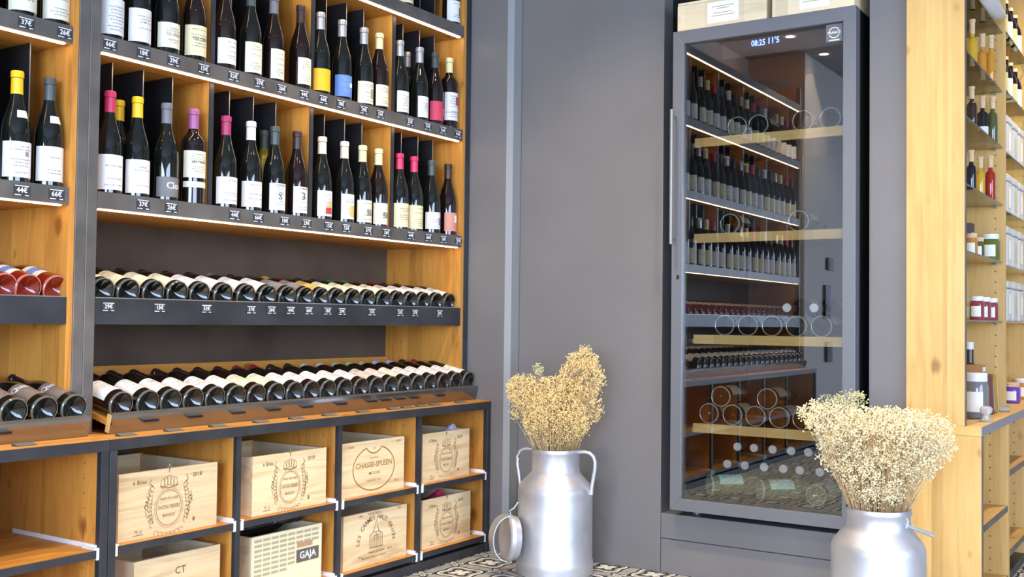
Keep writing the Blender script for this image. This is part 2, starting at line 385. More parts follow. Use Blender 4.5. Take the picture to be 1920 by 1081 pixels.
# ------------------------------------------------------------------ layout constants
A = -2.60          # front plane of the tall shelving
A2 = -2.477        # front plane of the low cabinets
YW = 3.70          # panelled wall with the fridge
YA = 3.63          # proud panel in the corner
B = YW - 0.05      # fridge door front
ZB, ZA, ZT, ZU = 1.285, 1.7255, 2.159, 2.590   # shelf tops
CEIL = 3.0

# ------------------------------------------------------------------ room shell
fl = struct(MB().box(-3.1, 3.9, -4.1, 6.2, -0.08, -0.006).build('floor', M_floor))
tile_me = MB().box(-0.0993, 0.0993, -0.0993, 0.0993, -0.012, 0.0).mesh('floor_tile', M_floor)
for i in range(13):
    for j in range(16):
        inst('floor_tile', tile_me, fl, (-2.5 + 0.1 + 0.2 * i, 0.7 + 0.2 * j - 0.1, 0.0))
rest = MB()
for (x0, x1, y0, y1) in ((-3.1, -2.5, -4.1, 6.2), (0.1, 3.9, -4.1, 6.2), (-2.5, 0.1, -4.1, 0.5), (-2.5, 0.1, 3.7, 6.2)):
    rest.box(x0, x1, y0, y1, -0.012, -0.0002)
rest.build('floor_field', M_floor, fl)['kind'] = 'stuff'
struct(MB().box(-3.2, 4.0, -4.2, 6.3, CEIL, CEIL + 0.1).build('ceiling', M_ceil))
wl = struct(MB().box(-3.15, -3.03, -4.2, 3.9, 0, CEIL).build('wall_left', M_room))
MB().box(-3.03, -2.58, -4.1, -0.62, 0, CEIL).build('wall_panel', M_room, wl)
wb = struct(empty('wall_back', (0, 3.74, 0)))
MB().box(-2.392, -1.747, YW, YW + 0.08, 0, CEIL).build('wall_panel', M_wall, wb, bevel=0.002)
MB().box(-0.977, -0.852, YW, YW + 0.08, 0, CEIL).build('wall_panel', M_wall, wb, bevel=0.002)
MB().box(-1.745, -0.979, YW, YW + 0.08, 0.129, 0.222).build('wall_panel', M_wall, wb, bevel=0.002)
MB().box(-1.745, -0.852, YW + 0.0004, YW + 0.08, 0, 0.1265).build('wall_panel', M_wall, wb, bevel=0.002)
MB().box(-1.75, -0.975, YW + 0.003, YW + 0.08, 0.10, 0.13).build('joint_backing', M_niche, wb)
MB().box(-1.747, -0.977, YW, YW + 0.08, 2.55, CEIL).build('wall_panel', M_wall, wb, bevel=0.002)
nb = MB(); nb.box(-1.80, -1.748, YW + 0.08, 4.46, 0.1, CEIL).box(-0.976, -0.93, YW + 0.08, 4.46, 0.1, CEIL).box(-1.80, -0.93, 4.44, 4.5, 0.1, CEIL).box(-1.748, -0.976, YW + 0.08, 4.46, 0.12, 0.215)
nb.build('niche_lining', M_niche, wb)
wc = struct(MB().box(-3.03, -2.419, YA, YW + 0.08, 0, CEIL).build('wall_corner', M_wall))
struct(MB().prism([(-2.419, YA), (-2.394, YA + 0.012), (-2.394, YW + 0.08), (-2.419, YW + 0.08)], 'z', 0, CEIL).build('trim_1', M_wall_l))
struct(MB().box(-3.1, 4.0, 6.2, 6.3, 0, CEIL).build('wall_far', M_room))
# shopfront wall behind with a large window, right wall with another
wf = struct(empty('wall_front', (0, -4.15, 0)))
for bx_ in ((-3.1, -1.4, 0, CEIL), (3.2, 4.0, 0, CEIL), (-1.4, 3.2, 0, 0.2), (-1.4, 3.2, 2.5, CEIL)):
    MB().box(bx_[0], bx_[1], -4.2, -4.1, bx_[2], bx_[3]).build('wall_panel', M_room, wf)
w1 = struct(empty('window_1', (0.9, -4.15, 0.2)))
wfm = MB()
for xx in (-1.4, 0.1, 1.63, 3.15): wfm.box(xx, xx + 0.05, -4.19, -4.13, 0.2, 2.5)
wfm.box(-1.4, 3.2, -4.19, -4.13, 0.2, 0.26).box(-1.4, 3.2, -4.19, -4.13, 2.44, 2.5)
wfm.build('window_frame', M_steel_d, w1)
for xx in (-1.35, 0.15, 1.68): MB().box(xx, xx + 1.47, -4.165, -4.159, 0.26, 2.44).build('pane', M_win, w1)
wr = struct(empty('wall_right', (3.95, 0, 0)))
for b_ in ((-4.2, -2.0, 0, CEIL), (2.4, 6.3, 0, CEIL), (-2.0, 2.4, 0, 0.2), (-2.0, 2.4, 2.5, CEIL)):
    MB().box(3.9, 4.0, b_[0], b_[1], b_[2], b_[3]).build('wall_panel', M_room, wr)
w2 = struct(empty('window_2', (3.95, 0.2, 0.2)))
wfm = MB()
for yy in (-2.0, -0.55, 0.9, 2.35): wfm.box(3.96, 3.99, yy, yy + 0.05, 0.2, 2.5)
wfm.box(3.96, 3.99, -2.0, 2.4, 0.2, 0.26).box(3.96, 3.99, -2.0, 2.4, 2.44, 2.5)
wfm.build('window_frame', M_steel_d, w2)
for yy in (-1.95, -0.5, 0.95): MB().box(3.97, 3.976, yy, yy + 1.4, 0.26, 2.44).build('pane', M_win, w2)
# dark switch boxes on the wall panel that the fridge door mirrors
for (yv, zv, hh, nm) in ((-1.22, 1.42, 0.10, 'upper'), (-1.15, 1.12, 0.26, 'middle'), (-1.2, 0.72, 0.16, 'lower')):
    sb = MB().box(-2.58, -2.555, yv - 0.07, yv + 0.07, zv - hh / 2, zv + hh / 2).build('switch_box', M_black, None, bevel=0.006)
    MB().box(-2.556, -2.552, yv - 0.035, yv + 0.035, zv - hh / 4, zv + hh / 4).build('cover', M_steel_d, sb)
    tag(sb, nm + ' dark switch box on the plain wall past the shelving', 'switch box')

# ceiling downlights
def downlight(x, y, lab, power=105):
    o = empty('ceiling_spotlight', (x, y, CEIL))
    MB().lathe([(0.034, -0.004), (0.05, -0.004), (0.05, 0.0), (0.034, 0.0)], 20, (x, y, CEIL)).build('bezel', M_white, o, True)
    MB().lathe([(0.0, -0.002), (0.034, -0.002)], 20, (x, y, CEIL)).build('lamp_face', M_lampface, o)
    d = bpy.data.lights.new('spot', 'SPOT'); d.energy = power; d.spot_size = R(100); d.spot_blend = 0.8; d.color = (1.0, 0.80, 0.56); d.shadow_soft_size = 0.04
    l = bpy.data.objects.new('spot', d); COL.objects.link(l); l.parent = o; l.location = (0, 0, -0.02)
    tag(o, lab, 'spotlight', 'ceiling spotlights')
def mirror_spot(px, py):      # where the ceiling is met by the sight line mirrored in the fridge door
    d = ray(px, py); t = (CEIL - H) / d.z; return (d.x * t, 2 * (B + .016) - d.y * t)
SPOTS = [(-1.75, 2.75, 'by the corner panel'), (-1.25, 1.5, 'over the shelving aisle'), (*mirror_spot(1545, 101), 'mirrored beside the fridge badge'), (*mirror_spot(1482, 68), 'mirrored beside the blue digits'),
         (-0.72, 2.75, 'before the oil shelving'), (0.3, 0.8, 'above the middle of the room'), (1.6, 2.4, 'towards the right window'), (-0.2, 5.0, 'behind the oil shelving')]
for (x, y, w) in SPOTS:
    downlight(x, y, 'round recessed ceiling spotlight with white bezel, ' + w)

# ------------------------------------------------------------------ bottles
PROF = {
 'burgundy': [(0, .018), (.022, .008), (.032, .0), (.0372, .004), (.0375, .010), (.0375, .122), (.0368, .143), (.0335, .165), (.0275, .187), (.0207, .208), (.0165, .226), (.0147, .245), (.0145, .278), (.0162, .280), (.0162, .293), (.014, .297), (0, .297)],
 'bordeaux': [(0, .018), (.022, .008), (.032, .0), (.0366, .004), (.037, .010), (.037, .183), (.0360, .196), (.0310, .209), (.0215, .219), (.0160, .229), (.0147, .245), (.0145, .278), (.0162, .280), (.0162, .293), (.014, .297), (0, .297)]}
_ME = {}
def bottle_mesh(kind, gm):
    k = (kind, gm.name)
    if k not in _ME: _ME[k] = MB().lathe(PROF[kind], 28).mesh('wine_bottle', gm, True)
    return _ME[k]
def capsule_mesh(col, z0=.236):
    k = ('cap', col, z0)
    if k not in _ME:
        pr = [(.0156, z0), (.0157, z0 + .003), (.0152, .279), (.0168, .2805), (.0168, .2945), (.0150, .2985), (0, .2988)]
        _ME[k] = MB().lathe(pr, 20).mesh('capsule', CAP[col], True)
    return _ME[k]
def label_mesh(mat, z0, z1, half, r=.0381, mid=0.0):
    k = ('lab', mat.name, z0, z1, half, r, mid)
    if k not in _ME:
        n = 16; vs = []; fs = []
        for i in range(n + 1):
            a = R(mid - half + 2 * half * i / n); vs += [(r * math.cos(a), r * math.sin(a), z0), (r * math.cos(a), r * math.sin(a), z1)]
        for i in range(n): fs.append((2 * i, 2 * i + 2, 2 * i + 3, 2 * i + 1))
        me = bpy.data.meshes.new('label'); me.from_pydata(vs, [], fs); me.materials.append(mat)
        uv = me.uv_layers.new(name='UVMap')
        for p in me.polygons:
            p.use_smooth = True
            for li in p.loop_indices:
                vi = me.loops[li].vertex_index; uv.data[li].uv = ((vi // 2) / n, vi % 2)
        _ME[k] = me
    return _ME[k]
def cyl_text(parent, body, size, z, col, mid=0.0, r=.0384, width=None):
    p = Print().text(body, 0, 0, size, width, 0.02)
    mb = MB(); mb.v = [(r * math.cos(u / r + R(mid)), r * math.sin(u / r + R(mid)), z + v) for u, v in p.v]; mb.f = p.f
    o = bpy.data.objects.new('label_print', mb.mesh('label_print', col)); COL.objects.link(o); o.parent = parent
def bottle(M, kind='burgundy', glass=None, cap='black', lab='white', z0=.014, z1=.108, half=80, lab_text='wine bottle', group=None, capz=.236, extra=None):
    o = inst('wine_bottle', bottle_mesh(kind, glass or M_bottle)); o.matrix_world = M
    if cap: inst('capsule', capsule_mesh(cap, capz), o)
    if lab: inst('label', label_mesh(LAB[lab], z0, z1, half), o)
    for e in (extra or []):
        if e[0] == 'patch': inst(e[5] if len(e) > 5 else 'label_patch', label_mesh(e[1], e[2], e[3], e[4][1], .03825, e[4][0]), o)
        elif e[0] == 'text': cyl_text(o, e[1], e[2], e[3], e[4], e[5] if len(e) > 5 else 0)
        elif e[0] == 'neck':
            nl = MB(); n = 12; r0, r1, za, zb = .0318, .0262, .172, .192
            for i in range(n + 1):
                a = R(-22 + 60 * i / n); nl.v += [(r0 * math.cos(a), r0 * math.sin(a), za), (r1 * math.cos(a), r1 * math.sin(a), zb)]
            for i in range(n): nl.f.append((2 * i, 2 * i + 2, 2 * i + 3, 2 * i + 1))
            q = bpy.data.objects.new('neck_label', nl.mesh('neck_label', M_paper)); COL.objects.link(q); q.parent = o
    tag(o, lab_text, 'bottle', group)
    return o
M_rim = glassy('pale_base_highlight', (0.42, 0.44, 0.40)); M_glint_r = glassy('rose_base_highlight', (0.50, 0.16, 0.13)); M_glint_d = glassy('dark_base_highlight', (0.11, 0.11, 0.095))
def base_glint(o, m=None):  # added lighter ring, colours in the highlight refracted at the bottle's base edge
    m = m or M_rim; k = ('base_glint', m.name)
    if k not in _ME:
        prf = [(.0365, -.0012), (.0383, .001), (.0383, .006), (.0345, -.0006)]
        _ME[k] = MB().lathe(prf + [prf[0]], 28).mesh('base_highlight', m, True)
    inst('base_highlight', _ME[k], o)
def upright(x, y, z, rot=0.0): return Matrix.Translation((x, y, z)) @ Matrix.Rotation(rot, 4, 'Z')
TILT = R(13)
def lying(x, y, z, roll=0.0):
    c, s = math.cos(TILT), math.sin(TILT)
    Mx = Matrix(((s, 0, -c, x), (0, 1, 0, y), (c, 0, s, z), (0, 0, 0, 1)))
    return Mx @ Matrix.Rotation(roll, 4, 'Z')
mkp = lambda n, c: plain('print_' + n, c, 0.6)
P_red, P_yel, P_pur, P_mag, P_oli, P_wht, P_blk = mkp('red', (0.50, 0.06, 0.04)), mkp('yellow', (0.75, 0.52, 0.12)), mkp('purple', (0.30, 0.22, 0.40)), mkp('magenta', (0.42, 0.05, 0.14)), mkp('olive', (0.36, 0.33, 0.20)), mkp('white', (0.80, 0.78, 0.72)), mkp('black', (0.08, 0.075, 0.08))
P_blue = mkp('blue', (0.16, 0.25, 0.60)); P_grn = mkp('green', (0.10, 0.25, 0.10))

ORD = ['first', 'second', 'third', 'fourth', 'fifth', 'sixth', 'seventh', 'eighth', 'ninth', 'tenth', 'eleventh', 'twelfth', 'thirteenth', 'fourteenth', 'fifteenth', 'sixteenth', 'seventeenth', 'eighteenth', 'nineteenth', 'twentieth'] + ['%d.' % i for i in range(21, 60)]
XB = A - 0.045
def T(s): return s
row_b = [
 (203, 'burgundy', None, 'crimson', 'white', .012, .112, 82, [], 'upright bottle with crimson capsule and white label, next to the yellow-capped one'),
 (255, 'burgundy', None, 'yellow', 'white', .012, .110, 80, [], 'upright bottle with bright yellow capsule and white label beside a crimson-capped one'),
 (310, 'burgundy', None, 'grey', 'grey', .012, .072, 80, [('text', 'Clos', .028, .046, P_wht, 6)], 'upright bottle with grey capsule and low grey label carrying white script'),
 (361, 'bordeaux', M_bottle_b, 'purple', 'cream', .082, .165, 78, [('patch', LAB['cream'], .052, .070, (0, 78), 'lower_label'), ('text', 'LES TROIS', .011, .130, P_blk)], 'square-shouldered bottle with purple capsule, cream label and separate lower band'),
 (422, 'burgundy', None, 'raspberry', 'white', .014, .100, 84, [], 'upright bottle with raspberry capsule and plain white label next to a white-capped one'),
 (469, 'burgundy', None, 'white', 'white', .014, .098, 82, [], 'upright bottle with white capsule and plain white label'),
 (514, 'burgundy', None, 'slate', 'white', .014, .104, 58, [('text', 'S', .035, .060, P_blk), ('text', 'DOMAINE', .008, .097, P_blk)], 'upright bottle with dark slate capsule and narrow white sketch label'),
 (556, 'burgundy', M_bottle_b, 'brown', 'white', .014, .104, 58, [('text', '3', .035, .070, P_blk), ('text', 'DOMAINE', .008, .097, P_blk)], 'upright brown bottle with dark brown capsule and narrow white sketch label'),
 (603, 'burgundy', None, 'cream', 'white', .014, .104, 58, [('patch', P_red, .022, .045, (12, 24), 'printed_motif'), ('patch', P_yel, .045, .066, (18, 14), 'printed_motif')], 'upright bottle with cream capsule and white label printed with a red and yellow motif'),
 (645, 'burgundy', None, 'cream', 'white', .014, .104, 56, [('patch', P_yel, .022, .064, (16, 22), 'printed_motif')], 'upright bottle with cream capsule and white label printed with a yellow motif'),
 (679, 'burgundy', None, 'straw', 'cream', .010, .092, 66, [('text', '50', .032, .045, P_blk, 14)], 'upright bottle with straw capsule and cream label numbered 50, beside the yellow-motif bottle'),
 (709, 'burgundy', M_bottle_b, 'straw', 'cream', .010, .090, 66, [('text', '50', .032, .043, P_blk, 14)], 'upright brown bottle with straw capsule and cream label numbered 50, against the partition'),
 (749, 'burgundy', None, 'crimson', 'yellow', .010, .102, 78, [], 'upright bottle with red capsule and straw label, against the partition'),
 (776, 'burgundy', None, 'crimson', 'yellow', .010, .102, 78, [], 'upright bottle with red capsule and straw label, next to the bottle with a purple ring'),
 (809, 'burgundy', None, 'slate', 'white', .018, .086, 80, [('patch', P_pur, .034, .064, (26, 16), 'printed_ring')], 'upright bottle with dark neck and wide white label marked with purple'),
 (840, 'burgundy', M_bottle_b, 'brown', 'clay', .018, .094, 66, [('patch', P_wht, .054, .084, (24, 22), 'white_square')], 'upright brown bottle with terracotta label bearing a white square, last before the end panel')]
row_a = [
 (205, 'burgundy', None, 'grey', 'white', .014, .118, 80, [], 'bottle with tall white label beside the steel post on the upper shelf'),
 (257, 'burgundy', None, 'grey', 'white', .014, .112, 82, [], 'bottle with wide white label, second from the steel post on the upper shelf'),
 (312, 'burgundy', None, 'grey', 'cream', .020, .096, 80, [('text', 'Vin Blanc', .014, .062, P_olive if False else P_oli)], 'bottle with cream label in olive script on the upper shelf'),
 (363, 'burgundy', M_bottle_b, 'brown', 'yellow', .018, .112, 80, [('text', 'LES CRUS', .012, .070, P_blk)], 'brown bottle with straw label lettered in capitals, against an upper partition'),
 (420, 'burgundy', M_bottle_b, 'brown', 'white', .018, .100, 76, [], 'brown bottle with white label just past the first upper partition'),
 (469, 'burgundy', None, 'slate', 'cream', .012, .112, 58, [('text', 'I I I', .018, .094, P_yel)], 'bottle with narrow cream label and slate capsule on the upper shelf'),
 (512, 'burgundy', M_bottle_b, 'grey', 'cream', .012, .112, 56, [('text', 'I I I', .018, .094, P_yel)], 'brown bottle with narrow cream label and grey capsule on the upper shelf'),
 (563, 'burgundy', M_bottle_b, 'brown', 'cream', .018, .110, 50, [], 'brown bottle with small cream label leaning to a partition, beside the orange-labelled bottle'),
 (600, 'burgundy', None, 'silver', 'orange', .014, .092, 78, [], 'bottle with plain bright orange label and silver capsule'),
 (641, 'burgundy', None, 'silver', 'blue', .014, .092, 76, [('patch', P_wht, .050, .066, (34, 20), 'white_mark')], 'bottle with blue label and silver capsule'),
 (682, 'burgundy', None, 'silver', 'cream', .010, .092, 74, [('patch', P_oli, .030, .066, (28, 24), 'olive_square')], 'bottle with cream label printed with an olive square'),
 (711, 'burgundy', M_bottle_b, 'straw', 'cream', .016, .096, 66, [], 'brown bottle with straw capsule and cream label beside the olive-square bottle'),
 (750, 'burgundy', None, 'silver', 'white', .014, .096, 56, [], 'bottle with silver capsule and narrow white label, against a partition'),
 (787, 'burgundy', None, 'silver', 'white', .014, .098, 56, [], 'bottle with silver capsule and narrow white label, next to the red-labelled bottle'),
 (816, 'burgundy', M_bottle_b, 'slate', 'red', .018, .096, 80, [('patch', P_wht, .040, .070, (34, 14), 'white_mark')], 'brown bottle with red label and pale mark'),
 (843, 'bordeaux', M_bottle_b, 'straw', 'white', .034, .150, 76, [('patch', P_mag, .098, .132, (22, 22), 'magenta_square'), ('patch', P_blk, .066, .068, (0, 76), 'printed_line')], 'square-shouldered bottle with white label printed with a magenta square')]
for rows, ypx, zz, gr in ((row_b, 340, ZB, 'upright bottles on the lower standing shelf'), (row_a, 100, ZA, 'upright bottles on the upper standing shelf')):
    for (px, kind, gl, cp, lb, z0, z1, hf, ex, txt) in rows:
        y = onx(px, ypx, XB).y
        bottle(upright(XB, y, zz, R(random.uniform(-10, 4))), kind, gl, cp, lb, z0, z1, hf, txt, gr, extra=ex)
for px, lb, ex, cp, txt in ((757, 'yellow', [], 'slate', 'bottle with straw label on the topmost shelf'), (846, 'white', [('patch', P_grn, .030, .075, (20, 10), 'green_sprig')], 'slate', 'bottle with white label and green sprig on the topmost shelf')):
    bottle(upright(XB, onx(px, 10, XB).y, ZT, -0.1), 'burgundy', M_bottle_b, cp, lb, .012, .10, 74, txt, 'upright bottles on the topmost shelf', extra=ex)
for px, ypx, lb, ex, cp, zz, txt in ((28, 320, 'white', [('neck',), ('patch', P_pur, .070, .082, (22, 9), 'printed_crest')], 'yellow', ZB, 'upright yellow-capped bottle with shoulder seal beside the slate-capped one'),
                            (90, 320, 'white', [('neck',)], 'slate', ZB, 'upright slate-capped bottle with shoulder seal against the left unit end panel'),
                            (40, 10, 'cream', [], 'slate', ZA, 'cream-labelled bottle on the upper left shelf, second from its end panel'),
                            (103, 10, 'cream', [], 'slate', ZA, 'bottle with rounded cream label on the upper shelf against the left unit end panel')):
    bottle(upright(XB, onx(px, ypx, XB).y, zz, R(-6)), 'burgundy', M_bottle, cp, lb, .014, .108, 80, txt, 'upright bottles in the left unit', extra=ex)
# a few bottles of a second row, seen between the front ones
for px, ypx, zz, gl, cp, txt in ((493, 360, ZB, M_bottle_y, 'slate', 'olive yellow bottle standing behind the front row'),
                                 (763, 110, ZA, M_bottle, 'silver', 'dark silver-capped bottle standing behind the front row of the upper shelf'),
                                 (222, 260, ZB, M_bottle, 'yellow', 'dark yellow-capped bottle standing behind the crimson-capped one')):
    bottle(upright(A - .135, onx(px, ypx, A - .135).y, zz), 'burgundy', gl, cp, None, lab_text=txt, group='bottles of the second row')

# tray bottles -------------------------------------------------------------
t1_px = [193.7, 242, 289, 334, 376, 420, 462.6, 503, 539.6, 573, 603, 632.6, 663, 691, 720.7, 746, 771, 795, 819.6, 843]
t1_lab = ['cream', 'cream', 'cream', 'cream', 'white', 'white', 'white', 'white', 'steel', 'steel', 'gold', 'cream', 'cream', 'cream', 'cream', 'pink', 'white', 'white', 'white', 'white']
t1_cap = ['brown', 'straw', 'brown', 'brown', 'brown', 'brown', 'brown', 'silver', 'brown', 'slate', 'yellow', 'red', 'brown', 'brown', 'green', 'green', 'red', 'red', 'brown', 'brown']
lname = dict(cream='cream', white='white', steel='dark grey', gold='gold', pink='pink', yellow='straw', tan='tan', brown='brown')
for i, px in enumerate(t1_px):
    y = onx(px, 545 + (px - 190) * .03, A - .02).y
    base_glint(bottle(lying(A - .022, y, 1.0095, R(random.uniform(-8, 8))), 'burgundy', None, t1_cap[i], t1_lab[i], .020, .115, 78,
           '%s-labelled bottle with %s capsule, %s from the double post in the upper tray' % (lname[t1_lab[i]], t1_cap[i], ORD[i]), 'bottles lying in the upper tray'), M_glint_d)
t2_px = [228, 278, 321, 363, 404, 443, 481, 518, 552.6, 584, 615, 646.6, 677, 706, 733, 758.5, 783, 807, 832, 855, 878]
t2_lab = ['white'] * 6 + ['cream'] * 2 + ['white'] * 5 + ['tan', 'pink', 'cream'] + ['white'] * 5
t2_cap = ['brown'] * 7 + ['brown', 'red', 'red', 'brown', 'brown', 'cream', 'cream', 'pistachio', 'pistachio', 'pistachio', 'lilac', 'lilac', 'brown', 'red']
LBX, LBZ = -2.56, 0.690
for i, px in enumerate(t2_px):
    y = onx(px, 759 - (px - 228) * .07, LBX).y
    y = min(y, 3.585)
    kind = 'bordeaux' if i not in (3, 9) else 'burgundy'
    base_glint(bottle(lying(LBX, y, LBZ, R(random.uniform(-6, 6))), kind, M_bottle if i % 3 else M_bottle_b, t2_cap[i], t2_lab[i], .030, .120, 80,
           '%s-labelled bottle with %s capsule, %s from the double post in the counter tray' % (lname[t2_lab[i]], t2_cap[i], ORD[i]), 'bottles lying in the counter tray'), M_glint_d)
for i, px in enumerate((106, 53.8, 7.8)):
    y = onx(px, 543, A - .02).y
    base_glint(bottle(lying(A - .022, y, 1.0095), 'burgundy', M_rose, 'crimson', 'cream', .050, .125, 80, 'rose wine bottle with blue-banded label, %s from the double post in the left tray' % ORD[i],
           'rose bottles in the left tray', extra=[('patch', P_blue, .075, .105, (0, 62), 'blue_band')]), M_glint_r)
for i, px in enumerate((139, 84, 26.6)):
    y = onx(px, 775, LBX).y
    base_glint(bottle(lying(LBX, y, LBZ, 0.05), 'burgundy', None, 'black', 'brown', .030, .125, 78, 'dark brown-labelled bottle with white script, %s from the double post' % ORD[i],
           'dark bottles in the left counter tray', extra=[('text', 'Quartz', .026, .102, P_wht, -12)]), M_glint_d)
# bottles further along the left unit, seen mirrored in the fridge door
mirr_cap = ['slate', 'crimson', 'straw', 'silver', 'brown', 'white']; mirr_lab = ['white', 'cream', 'white', 'yellow', 'white', 'cream']
k = 0
for zz, nm in ((ZB, 'lower'), (ZA, 'upper'), (ZT, 'topmost')):
    y = -0.50
    while y < 1.46:
        bottle(upright(XB, y, zz, R(random.uniform(-9, 9))), 'burgundy', (M_bottle, M_bottle_b)[k % 2], mirr_cap[k % 6], mirr_lab[(k // 2) % 6], .014, .105, 76,
               '%s-capped bottle, %s from the switch boxes on the %s left shelf, mirrored in the fridge' % (mirr_cap[k % 6], ORD[int((y + .5) / .11)], nm), 'mirrored bottles on the %s shelf' % nm)
        k += 1; y += 0.11 + (0.02 if k % 4 == 0 else 0)
for (bx0, bz0, gl, lb, nm) in ((A - .022, 1.0095, M_rose, 'cream', 'rose bottle'), (LBX, LBZ, M_bottle, 'white', 'dark bottle')):
    y = -0.48
    while y < 1.42:
        bottle(lying(bx0, y, bz0), 'burgundy', gl, 'crimson' if gl is M_rose else 'brown', lb, .04, .12, 78, '%s, %s from the switch boxes in its left tray, mirrored in the fridge' % (nm, ORD[int(round((y + .48) / .098))]), nm + 's mirrored in the fridge door')
        y += 0.098

# ------------------------------------------------------------------ tall shelving units
def tall_unit(name, y0, y1, parts, plates, lab, tray_open=True):
    o = empty(name, (A - 0.2, (y0 + y1) / 2, 0.612))
    top = 2.72
    for yy in ((y0, y0 + 0.033), (y1 - 0.033, y1)):
        p = MB().box(A - 0.03, A, yy[0], yy[1], 0.612, top).build('steel_post', M_steel if yy[0] != y1 - 0.033 or y1 < 3 else M_steel_d, o, bevel=0.0015)
    MB().box(A - 0.02, A + 0.0008, y0 - 0.0014, y0 - 0.0002, 0.612, top).build('bare_seam', M_edge, o)
    MB().box(A - 0.41, A - 0.031, y0 + 0.004, y0 + 0.028, 0.612, top).build('side_panel', M_wood_v, o)
    MB().box(A - 0.41, A - 0.002, y1 - 0.053, y1 - 0.034, 0.612, top).build('side_panel', M_wood_v, o)
    yi, yj = y0 + 0.0335, y1 - 0.0535
    MB().box(A - 0.405, A - 0.398, yi, yj, 0.612, top).build('back_panel', M_backp, o)
    for zt in (ZB, ZA, ZT, ZU):
        s = MB().box(A - 0.397, A - 0.004, yi, yj, zt - 0.046, zt).build('shelf', M_wood_h, o)
        MB().box(A - 0.0038, A, yi, yj, zt - 0.045, zt + 0.002).build('price_rail', M_steel, s)
        MB().box(A - 0.016, A - 0.004, yi + 0.01, yj - 0.02, zt - 0.0497, zt - 0.0462).build('led_strip', M_led, s)
    for lo, hi in ((ZB, ZA - 0.046), (ZA, ZT - 0.046), (ZT, ZU - 0.046)):
        for yp in parts:
            p = MB().box(A - 0.397, A - 0.041, yp - 0.009, yp + 0.009, lo, hi).build('partition', M_wood_v, o)
            MB().box(A - 0.0408, A - 0.038, yp - 0.009, yp + 0.009, lo, hi).build('edge_strip', M_steel_d, p)
        for yp in plates:
            p = MB().box(A - 0.397, A - 0.089, yp - 0.0014, yp + 0.0014, lo, hi).build('divider_plate', M_steel_b, o)
            MB().box(A - 0.0888, A - 0.0875, yp - 0.0014, yp + 0.0014, lo, hi).build('bare_edge', M_edge, p)
    # fixed sloping tray
    c, s_ = math.cos(TILT), math.sin(TILT); bx, bz = A - .022, 1.0095
    def pt(s, t): return (bx - s * c + t * s_, bz + s * s_ + t * c)
    t = MB().prism([pt(-.004, -.0385), pt(.355, -.0385), pt(.355, -.0545), pt(-.004, -.0545)], 'y', yi, yj).build('display_tray', M_wood_h, o)
    MB().box(A - 0.005, A, yi, yj, 0.915, 0.989).build('tray_front', M_steel_d, t)
    MB().box(A - 0.006, A + 0.0006, yi, yj, 0.9885, 0.991).build('tray_lip', M_edge, t)
    tag(o, lab, 'shelving')
    return o
tall_unit('wine_shelving', 1.8145, YA - 0.003, [2.278, 2.725, 3.168], [1.95, 2.058, 2.166, 2.395, 2.499, 2.602, 2.842, 2.950, 3.046, 3.281, 3.387, 3.485],
          'steel framed wooden wine shelving between the double post and the grey corner panel')
tall_unit('wine_shelving', -0.60, 1.8125, [-0.40, 0.04, 0.49, 0.93, 1.37], [1.48, 1.584, 1.69, 0.15, 0.26, 0.37, 0.6, 0.71, 0.82, 1.04, 1.15, 1.26],
          'steel framed wooden wine shelving holding rose bottles, left of the double post')

